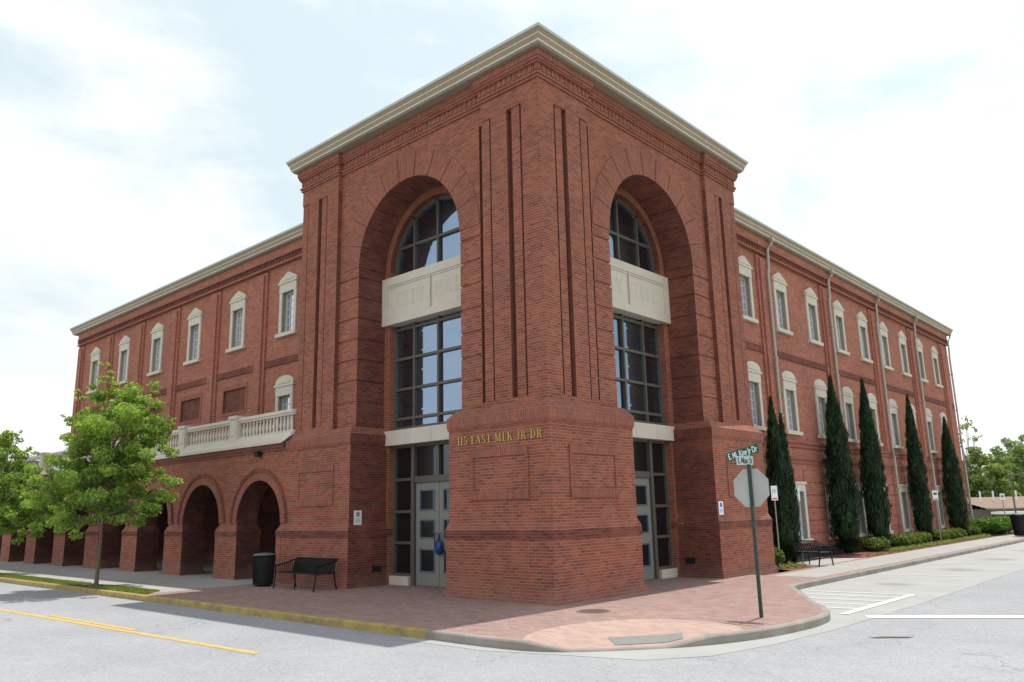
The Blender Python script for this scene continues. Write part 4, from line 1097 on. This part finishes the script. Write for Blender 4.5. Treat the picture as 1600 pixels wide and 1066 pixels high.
def trash(label, loc, s=1.0):
    o = thing('trash_can', label, 'trash can', loc)
    b = MB(); b.lathe([(.0, .03), (.24 * s, .03), (.26 * s, .10), (.31 * s, .80), (.31 * s, .82), (.0, .82)], 28); b.build('can_body', M['black_plastic'], o)
    sl_ = MB()
    for k in range(28):
        a = 2 * PI * k / 28; c, d = math.cos(a), math.sin(a)
        sl_.tube([(c * .27 * s, d * .27 * s, .06), (c * .325 * s, d * .325 * s, .86)], .013, 4)
    sl_.build('slat', M['black'], o)['kind'] = 'stuff'
    r_ = MB(); 
    for zz, rr in ((.86, .33), (.06, .27)):
        r_.tube([(rr * s * math.cos(2 * PI * k / 24), rr * s * math.sin(2 * PI * k / 24), zz) for k in range(25)], .018, 6, caps=False)
    r_.build('rim', M['black'], o)
    l = MB(); l.lathe([(.31 * s, .87), (.27 * s, .91), (.14 * s, .93), (.14 * s, .90)], 28); l.build('lid', M['blade'], o)
    return o
trash('black round litter bin in front of the first arcade arch', (-10.15, -.98, 0), 1.0)
trash('black round litter bin at the far right end of the sidewalk', (2.0, 37.6, 0), 1.1).scale = (1.3, 1.3, 1.35)

# covers in the paving
mh = MB(); mh.lathe([(0, .006), (.30, .006), (.30, .002)], 32, c=(1.5, -.62, 0)); mh.lathe([(.34, .003), (.34, .008), (.31, .008), (.31, .003)], 32, c=(1.5, -.62, 0))
for i in range(-4, 5):
    hw = math.sqrt(max(0, .27 ** 2 - (i * .06) ** 2)); mh.box(1.5 - hw, -.62 + i * .06 - .012, .006, 1.5 + hw, -.62 + i * .06 + .012, .011)
tag(mh.build('manhole_cover', M['iron']), 'round iron manhole cover in the brick paving near the tower corner', 'manhole cover')
pt = [(6.5, -.1), (6.65, -.08), (6.8, .04), (7.05, .22), (7.12, .34), (6.85, .22), (6.7, .12), (6.6, -.02)]
trifill('asphalt_patch', pt, ZR + .012, M['patch'])

# ------------------------------------------------------------------ vegetation
def leaves(mb, at, c, r, n, size, flat=.8, rnd=random, up=0):
    for _ in range(n):
        while True:
            x, y, z = rnd.uniform(-1, 1), rnd.uniform(-1, 1), rnd.uniform(-1, 1); d = x * x + y * y + z * z
            if d <= 1 and rnd.random() < .25 + .75 * d: break
        p = Vector((c[0] + x * r[0], c[1] + y * r[1], c[2] + z * r[2]))
        s = size * rnd.uniform(.6, 1.3)
        nrm = Vector((rnd.gauss(0, 1), rnd.gauss(0, 1), rnd.gauss(0, 1) + .6)).normalized()
        a = nrm.cross(Vector((rnd.gauss(0, 1), rnd.gauss(0, 1), rnd.gauss(0, 1)))).normalized(); b = nrm.cross(a)
        mb.face([p - a * s * .5, p + b * s * .3, p + a * s * .5, p - b * s * .3], uv=[(0, 0), (1, 0), (1, 1), (0, 1)])
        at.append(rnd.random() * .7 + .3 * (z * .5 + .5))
RV = Vector((math.cos(yaw), math.sin(yaw), 0)); DV = Vector((-math.sin(yaw), math.cos(yaw), 0))
def street_tree(label, base, lobes, seed, n_per=420, leaf=.11, kx=.84, group='young street trees along the left kerb'):
    rnd = random.Random(seed)
    o = thing('street_tree', label, 'tree', base, 0, group)
    crown = MB(); at = []; tr = MB()
    tr.tube([(0, 0, -.1), (.02, 0, .4), (0, .02, 1.4), (-.02, 0, 2.2), (.03, .03, 3.3), (.0, .0, 4.6)], .06, 9, radii=[.075, .055, .05, .045, .035, .015])
    for (r_, z_, d_, s_) in lobes:
        r_ = r_ * kx; c = RV * r_ + DV * d_ + Vector((0, 0, z_))
        # limb
        st = Vector((0, 0, max(1.9, min(z_ - .9, 3.8)))); mid = (st + c) / 2 + Vector((0, 0, -.1))
        tr.tube([st, mid, c], .02, 5, radii=[.035, .022, .008])
        k = max(5, int(16 * s_))
        for q in range(k):
            off = Vector((rnd.gauss(0, 1), rnd.gauss(0, 1), rnd.gauss(0, .8))) * s_ * .50
            cc = c + off; rr = s_ * rnd.uniform(.20, .44)
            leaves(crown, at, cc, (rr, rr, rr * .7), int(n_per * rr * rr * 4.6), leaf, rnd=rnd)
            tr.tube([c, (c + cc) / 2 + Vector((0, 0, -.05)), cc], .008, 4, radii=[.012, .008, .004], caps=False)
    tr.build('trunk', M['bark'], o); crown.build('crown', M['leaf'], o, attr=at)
    return o
# lobes: (right, up, depth, size)
main_lobes = [(.1, 6.1, .2, .60), (-.45, 5.9, -.3, .45), (-.5, 6.5, .1, .26), (.65, 5.95, .3, .65), (1.25, 5.75, 0, .5), (1.55, 5.4, .3, .42), (-.2, 5.3, .6, .85), (.8, 5.1, -.5, .9),
  (1.6, 4.75, .2, .65), (2.35, 5.05, 0, .30), (1.95, 5.0, -.2, .32), (-1.0, 5.35, .2, .42), (-1.55, 5.2, 0, .33), (-1.25, 5.9, .1, .18), (-1.75, 4.75, .3, .35), (-.7, 4.4, -.4, .85), (.3, 4.0, .7, 1.0), (1.3, 3.8, -.3, .85),
  (-1.3, 3.8, .3, .75), (-1.9, 3.3, -.2, .65), (0.0, 3.1, -.6, .9), (.9, 3.0, .4, .8), (2.1, 3.25, 0, .55), (2.6, 3.0, .2, .38), (2.3, 2.6, .1, .40), (-.8, 2.75, .3, .8), (-1.9, 2.6, 0, .7), (-2.6, 3.0, .1, .45),
  (1.6, 2.2, -.2, .55), (.3, 2.15, .2, .6), (-.7, 2.0, -.2, .6), (-1.6, 2.1, .3, .6), (.9, 2.2, .4, .5), (0, 3.6, 0, .9), (-1.0, 3.2, .5, .8), (1.2, 4.6, .4, .7), (-.2, 6.7, 0, .3)]
street_tree('bright green leafy street tree standing in the lawn strip before the arcade', (-15.38, -3.62, 0), main_lobes, 3)
l2 = [(0, 5.9, 0, .55), (.5, 5.4, 0, .5), (-.6, 5.3, .2, .7), (.9, 4.8, .1, .45), (1.35, 4.6, 0, .35), (0, 4.6, .3, .9), (-1, 4.2, 0, .9), (.8, 3.6, 0, .9), (1.7, 3.2, 0, .6), (-.4, 3.2, -.4, .9), (.2, 2.5, .3, .9), (1.4, 2.4, 0, .8), (2.2, 2.4, .1, .7), (2.8, 2.9, .3, .6), (-1.2, 2.6, 0, .8), (2.6, 3.6, .2, .5), (1.0, 1.9, 0, .7), (2.0, 1.9, .2, .6), (2.9, 2.3, .2, .6), (3.3, 2.9, 0, .4), (0, 1.9, .2, .7)]
street_tree('second street tree, cut by the left edge of the photo', (-25.6, -3.62, 0), l2[1:], 5, 420, .11, kx=.66)
street_tree('third street tree, farthest along the left kerb', (-32, -3.62, 0), l2[2:], 8, 380, .14)

def cypress(label, loc, prof, seed, split=None, n=5200):
    rnd = random.Random(seed); o = thing('cypress_tree', label, 'tree', loc, 0, 'columnar cypresses along the right wing')
    core = MB(); fo = MB(); at = []
    cols = [((0, 0), prof, 1.0)] if not split else split
    for (cx, cy), pr, sh in cols:
        H = pr[-1][1]
        def rad(z):
            for (r0, z0), (r1, z1) in zip(pr, pr[1:]):
                if z0 <= z <= z1: return r0 + (r1 - r0) * (z - z0) / (z1 - z0)
            return 0
        core.lathe([(max(.0, r_ * .74), z_) for r_, z_ in pr], 12, c=(cx, cy, 0))
        m = int(n * sh * 2.2)
        for _ in range(m):
            z = rnd.random() ** 1.0 * H; r_ = rad(z)
            a = rnd.uniform(0, 2 * PI); bul = 1 + .11 * math.sin(a * 3 + z * 2.3 + seed) + .09 * math.sin(a * 5 - z * 4.1) + .06 * math.sin(z * 11 + a * 2)
            rr = r_ * bul * rnd.uniform(.70, 1.06)
            p = Vector((cx + rr * math.cos(a), cy + rr * math.sin(a), z))
            l = rnd.uniform(.10, .30) * (1 if z < H * .85 else .8); t = Vector((math.cos(a) * rnd.uniform(-.1, .45), math.sin(a) * rnd.uniform(-.1, .45), 1)).normalized()
            if z < .6: t = Vector((math.cos(a), math.sin(a), .6)).normalized()
            sd_ = Vector((-math.sin(a + rnd.gauss(0, .8)), math.cos(a + rnd.gauss(0, .8)), 0)) * rnd.uniform(.012, .026)
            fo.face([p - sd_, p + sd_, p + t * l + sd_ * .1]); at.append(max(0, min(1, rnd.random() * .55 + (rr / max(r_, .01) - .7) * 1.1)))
    t = MB(); t.tube([(0, 0, -.05), (0, 0, .6)], .08, 8); t.build('trunk', M['bark'], o)
    core.build('inner_crown', M['cypress'], o); fo.build('crown', M['cypress'], o, attr=at); return o
cp = lambda R_, H, lo=.2: [(R_ * .6, lo), (R_ * .88, lo + .6), (R_ * 1.0, H * .28), (R_ * .96, H * .42), (R_ * .76, H * .6), (R_ * .48, H * .78), (R_ * .22, H * .91), (0.0, H)]
cypress('cypress nearest the tower, split into two spires', (-.45, 12.85, 0), None, 1, [((0, -.12), cp(.37, 5.55), .6), ((.05, .50), cp(.28, 5.0), .5)])
cypress('tallest broad cypress, right behind the end of the slatted bench', (-.5, 18.7, 0), cp(.54, 6.95), 2, n=6500)
cypress('dark pointed cypress, third from the tower', (-.5, 22.5, 0), cp(.47, 7.25), 3, n=6000)
cypress('slim cypress standing by the green edged parking sign', (-.5, 28.9, 0), cp(.42, 7.15), 4)
cypress('farthest cypress, at the end of the right wing', (-.5, 35.2, 0), cp(.50, 6.45), 5)

bx_core = []
def shrub(loc, r, h, label, mat, seed, group, n=900, leaf=.05, name='boxwood_shrub'):
    rnd = random.Random(seed); o = thing(name, label, 'shrub', loc, 0, group)
    f = MB(); at = []
    for _ in range(n):
        a = rnd.uniform(0, 2 * PI); e = math.acos(rnd.uniform(-.25, 1)); k = rnd.uniform(.78, 1.05) * (1 + .10 * math.sin(a * 4 + seed) * math.sin(e * 5))
        p = Vector((r * k * math.sin(e) ** .7 * math.cos(a), r * k * math.sin(e) ** .7 * math.sin(a), h * .5 + h * .5 * k * math.cos(e)))
        s = leaf * rnd.uniform(.7, 1.4); u_ = Vector((rnd.gauss(0, 1), rnd.gauss(0, 1), rnd.gauss(0, 1))).normalized(); v_ = u_.cross(Vector((rnd.gauss(0, 1), rnd.gauss(0, 1), rnd.gauss(0, 1)))).normalized()
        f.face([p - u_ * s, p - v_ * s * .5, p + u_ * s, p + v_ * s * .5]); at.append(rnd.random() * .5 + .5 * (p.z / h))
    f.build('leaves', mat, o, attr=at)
    c = blob('inner_leaves', mat, (0, 0, h * .48), r * .82, r * .82, h * .46, seed, 2, .12); c.parent = o
    return o
BX = 'clipped boxwoods in the mulch bed'
shrub((-.15, 11.15, 0), .36, .62, 'clipped boxwood between the tower pier and the first cypress', M['box'], 1, BX)
k = 0
for y, where in ((20.6, 'nearest the street corner, between second and third cypress'), (21.3, 'just before the third cypress'), (23.9, 'just past the third cypress'), (24.7, 'second past the third cypress'), (25.5, 'third past the third cypress'), (26.4, 'fourth past the third cypress'), (27.3, 'just before the fourth cypress'), (30.2, 'just past the fourth cypress'), (31.2, 'second past the fourth cypress'), (32.3, 'third past the fourth cypress'), (33.4, 'just before the last cypress'), (36.6, 'just past the last cypress')):
    k += 1; shrub((-.25, y, 0), .47, .58, 'clipped boxwood ' + where, M['box'], k + 10, BX, 700, .055)
for i, (x, y, r_, h_, lab) in enumerate(((-.1, 39.3, 1.0, .9, 'nearest of the three past the end of the wing'), (.0, 41.2, 1.1, .95, 'middle of the three past the end of the wing'), (-.2, 43.4, 1.1, .9, 'farthest of the three past the end of the wing'))):
    shrub((x, y, 0), r_, h_, 'big green bush, ' + lab, M['bush'], 40 + i, 'big bushes past the end of the wing', 2600, .085, 'leafy_bush')
g = MB(); at = []
def tuft(x, y, h, n):
    for _ in range(n):
        a = random.uniform(0, 2 * PI); l = random.uniform(.5, 1) * h; o_ = random.uniform(0, .05)
        bx, by = x + math.cos(a) * o_, y + math.sin(a) * o_; tx, ty = x + math.cos(a) * (.05 + h * .6 * random.random()), y + math.sin(a) * (.05 + h * .6 * random.random())
        sx, sy = -math.sin(a) * .009, math.cos(a) * .009
        g.face([(bx - sx, by - sy, .02), (bx + sx, by + sy, .02), (tx, ty, l)]); at.append(random.random())
y = 18.3
while y < 38:
    tuft(.42 + random.uniform(-.13, .13), y, random.uniform(.13, .24), 34); 
    if y > 21: tuft(.15 + random.uniform(-.13, .13), y, random.uniform(.13, .24), 30)
    y += .20 if y > 21 else .7
for x, y in ((.35, 11.1), (.45, 11.5), (.1, 11.9), (.5, 11.95), (.3, 10.8)): tuft(x, y, .22, 60)
tag(g.build('border_grass', M['liriope'], attr=at), kind='stuff', label='pale green tufts of border grass edging the mulch bed', cat='border grass')

# ------------------------------------------------------------------ background
def far_tree(label, loc, lobes, mat, seed, leaf=.42, dens=1.0, group='trees beyond the end of the street', trunk=.22):
    rnd = random.Random(seed); o = thing('background_tree', label, 'tree', loc, 0, group)
    c_ = MB(); at = []; t = MB(); H = max(z_ for _, z_, _, _ in lobes)
    t.tube([(0, 0, -.2), (.1, 0, H * .4), (0, .1, H * .62)], .2, 7, radii=[trunk, trunk * .7, trunk * .25])
    for r_, z_, d_, s_ in lobes:
        c = RV * r_ + DV * d_ + Vector((0, 0, z_)); t.tube([(0, 0, z_ * .55), (c + Vector((0, 0, z_ * .55))) / 2 + Vector((.2, .1, .3)), c], .05, 5, radii=[trunk * .4, .03, .012])
        for q in range(int(5 + 4 * s_)):
            cc = c + Vector((rnd.gauss(0, 1), rnd.gauss(0, 1), rnd.gauss(0, .8))) * s_ * .45; rr = s_ * rnd.uniform(.25, .5)
            leaves(c_, at, cc, (rr, rr, rr * .75), int(dens * 46 * rr * rr / (leaf * leaf) * .55), leaf, rnd=rnd)
    t.build('trunk', M['bark'], o); c_.build('crown', mat, o, attr=at); return o
def gp(px, py, D):   # not used for layout from the lens; plain polar placement about the street corner viewpoint
    pass
B0 = Vector((11.37, -13.72, 0))
def pol(r_, d_): p = B0 + RV * r_ + DV * d_; return (p.x, p.y)
far = []
def FT(label, r_, d_, z, lobes, mat, seed, **k):
    x, y = pol(r_, d_); return far_tree(label, (x, y, z), lobes, mat, seed, **k)
big = lambda s, H: [(0, H, 0, 1.5 * s), (-1.8 * s, H * .85, .5, 1.5 * s), (1.9 * s, H * .82, -.4, 1.6 * s), (-.6 * s, H * .65, 0, 2.0 * s), (1.2 * s, H * .55, .6, 2.0 * s), (-2.4 * s, H * .5, 0, 1.6 * s), (2.8 * s, H * .48, 0, 1.6 * s), (0, H * .36, -.5, 2.0 * s), (-1.6 * s, H * .25, 0, 1.5 * s), (1.8 * s, H * .22, 0, 1.6 * s)]
FT('pale leafy tree rising just past the end of the wing', 52.0, 90, -3, big(1.05, 9.6), M['leaf_far'], 21, dens=1.7)
FT('broad light green tree above the tan roof', 61.0, 96, -3, big(1.25, 9.8), M['leaf_far'], 22, dens=1.6)
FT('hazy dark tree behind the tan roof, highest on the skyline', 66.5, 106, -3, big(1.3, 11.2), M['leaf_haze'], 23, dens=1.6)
FT('light green tree at the right edge of the photo', 72.5, 110, -3, big(1.4, 9.2), M['leaf_far'], 24)
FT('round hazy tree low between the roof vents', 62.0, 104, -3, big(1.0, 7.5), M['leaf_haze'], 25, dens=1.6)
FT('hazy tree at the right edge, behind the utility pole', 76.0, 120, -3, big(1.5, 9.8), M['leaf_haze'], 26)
FT('pale tree filling the gap below the skyline beside the wing', 55.0, 100, -3, big(1.1, 7.6), M['leaf_far'], 27, dens=1.7)
FT('sparse twiggy treetop showing past the corner of the wing', 36.9, 66, -1.6, [(0, 9.2, 0, .7), (.9, 9.8, 0, .5), (1.5, 9.4, 0, .35), (.2, 8.3, 0, .5), (1.4, 8.7, 0, .5), (-.8, 8.6, 0, .8), (.8, 10.3, 0, .3)], M['leaf_far'], 28, leaf=.2, dens=.45, trunk=.035)
# distant low commercial building
def P3(r_, d_, z): x, y = pol(r_, d_); return (x, y, z)
shop = thing('low_shop_building', 'long low building with a tan metal roof and dark fascia beyond the bushes', 'building')
def qbox(mb, r0, r1, d0, d1, z0, z1, mi=0):
    c = [P3(r, d, z) for z in (z0, z1) for d in (d0, d1) for r in (r0, r1)]
    for q in ((0, 2, 3, 1), (4, 5, 7, 6), (0, 1, 5, 4), (2, 6, 7, 3), (0, 4, 6, 2), (1, 3, 7, 5)): mb.face([c[i] for i in q], mi=mi)
mb = MB(); qbox(mb, 45.5, 80, 77.6, 91.5, -3.2, 1.12, 0); mb.build('wall', M['dark_wall'], shop)
mb = MB()
a = [P3(45.0, 77.5, 1.22), P3(80.5, 77.5, 1.22), P3(80.5, 84, 2.3), P3(45.0, 84, 2.3)]; mb.face(a)
mb.face([P3(45.0, 77.5, 1.12), P3(80.5, 77.5, 1.12), P3(80.5, 77.5, 1.22), P3(45.0, 77.5, 1.22)])
mb.face([P3(45, 84, 2.3), P3(80.5, 84, 2.3), P3(80.5, 92, 1.0), P3(45, 92, 1.0)])
mb.build('roof', M['tan_roof'], shop)
for r_, d_ in ((46.6, 81), (48.2, 81.5), (50.2, 81), (51.9, 82)):
    mb = MB(); x, y = pol(r_, d_); mb.tube([(x, y, 1.2), (x, y, 2.9)], .08, 8); mb.build('vent_pipe', M['white'], shop)
mb = MB(); qbox(mb, 45.6, 47.9, 76.2, 77.5, -3.2, .62); mb.build('brick_front', M['far_brick'], shop)
mb = MB(); qbox(mb, 45.4, 48.0, 75.6, 76.19, -.95, -.7); qbox(mb, 45.4, 48.0, 75.9, 77.5, .66, .9); mb.build('awning', M['white'], shop)
mb = MB(); qbox(mb, 45.9, 46.5, 76.12, 76.19, -.5, .15); qbox(mb, 46.8, 47.5, 76.12, 76.19, -.5, .15); mb.build('shop_window', M['glass_win'], shop)
mb = MB(); qbox(mb, 50.2, 51.0, 77.45, 77.9, -1.0, 1.6); mb.build('sign_board', M['white'], shop)
up_ = thing('utility_pole', 'distant wooden utility pole with one crossarm above the tan roof', 'utility pole', (*pol(45.6, 74), -2.2))
mb = MB(); mb.tube([(0, 0, 0), (0, 0, 6.7)], .075, 7); mb.build('pole', M['bark'], up_)
mb = MB(); a = RV * 1.6; mb.tube([-RV * .25 + Vector((0, 0, 6.4)), RV * 2.2 + Vector((0, 0, 6.5))], .07, 6); mb.build('crossarm', M['bark'], up_)
# low annex behind the left trees
an = thing('low_annex_building', 'low beige building with grey roof beyond the left trees', 'building')
mb = MB(); mb.box(-75, 2.2, -.15, -44.3, 14, 5.3); mb.build('wall', M['beige'], an)
mb = MB(); mb.box(-75.3, 1.8, 5.3, -44.0, 14.3, 5.72); mb.build('roof', M['grey_roof'], an)
mb = MB(); mb.box(-39.4, 3, 5.72, -38.4, 4, 6.0)
# render settings
S.view_settings.view_transform = 'Standard'; S.view_settings.look = 'None'; S.view_settings.exposure = 0; S.view_settings.gamma = 1
S.render.engine = 'CYCLES'
S.cycles.max_bounces = 6; S.cycles.diffuse_bounces = 3; S.cycles.glossy_bounces = 3; S.cycles.transmission_bounces = 3; S.cycles.transparent_max_bounces = 4
S.cycles.use_denoising = True
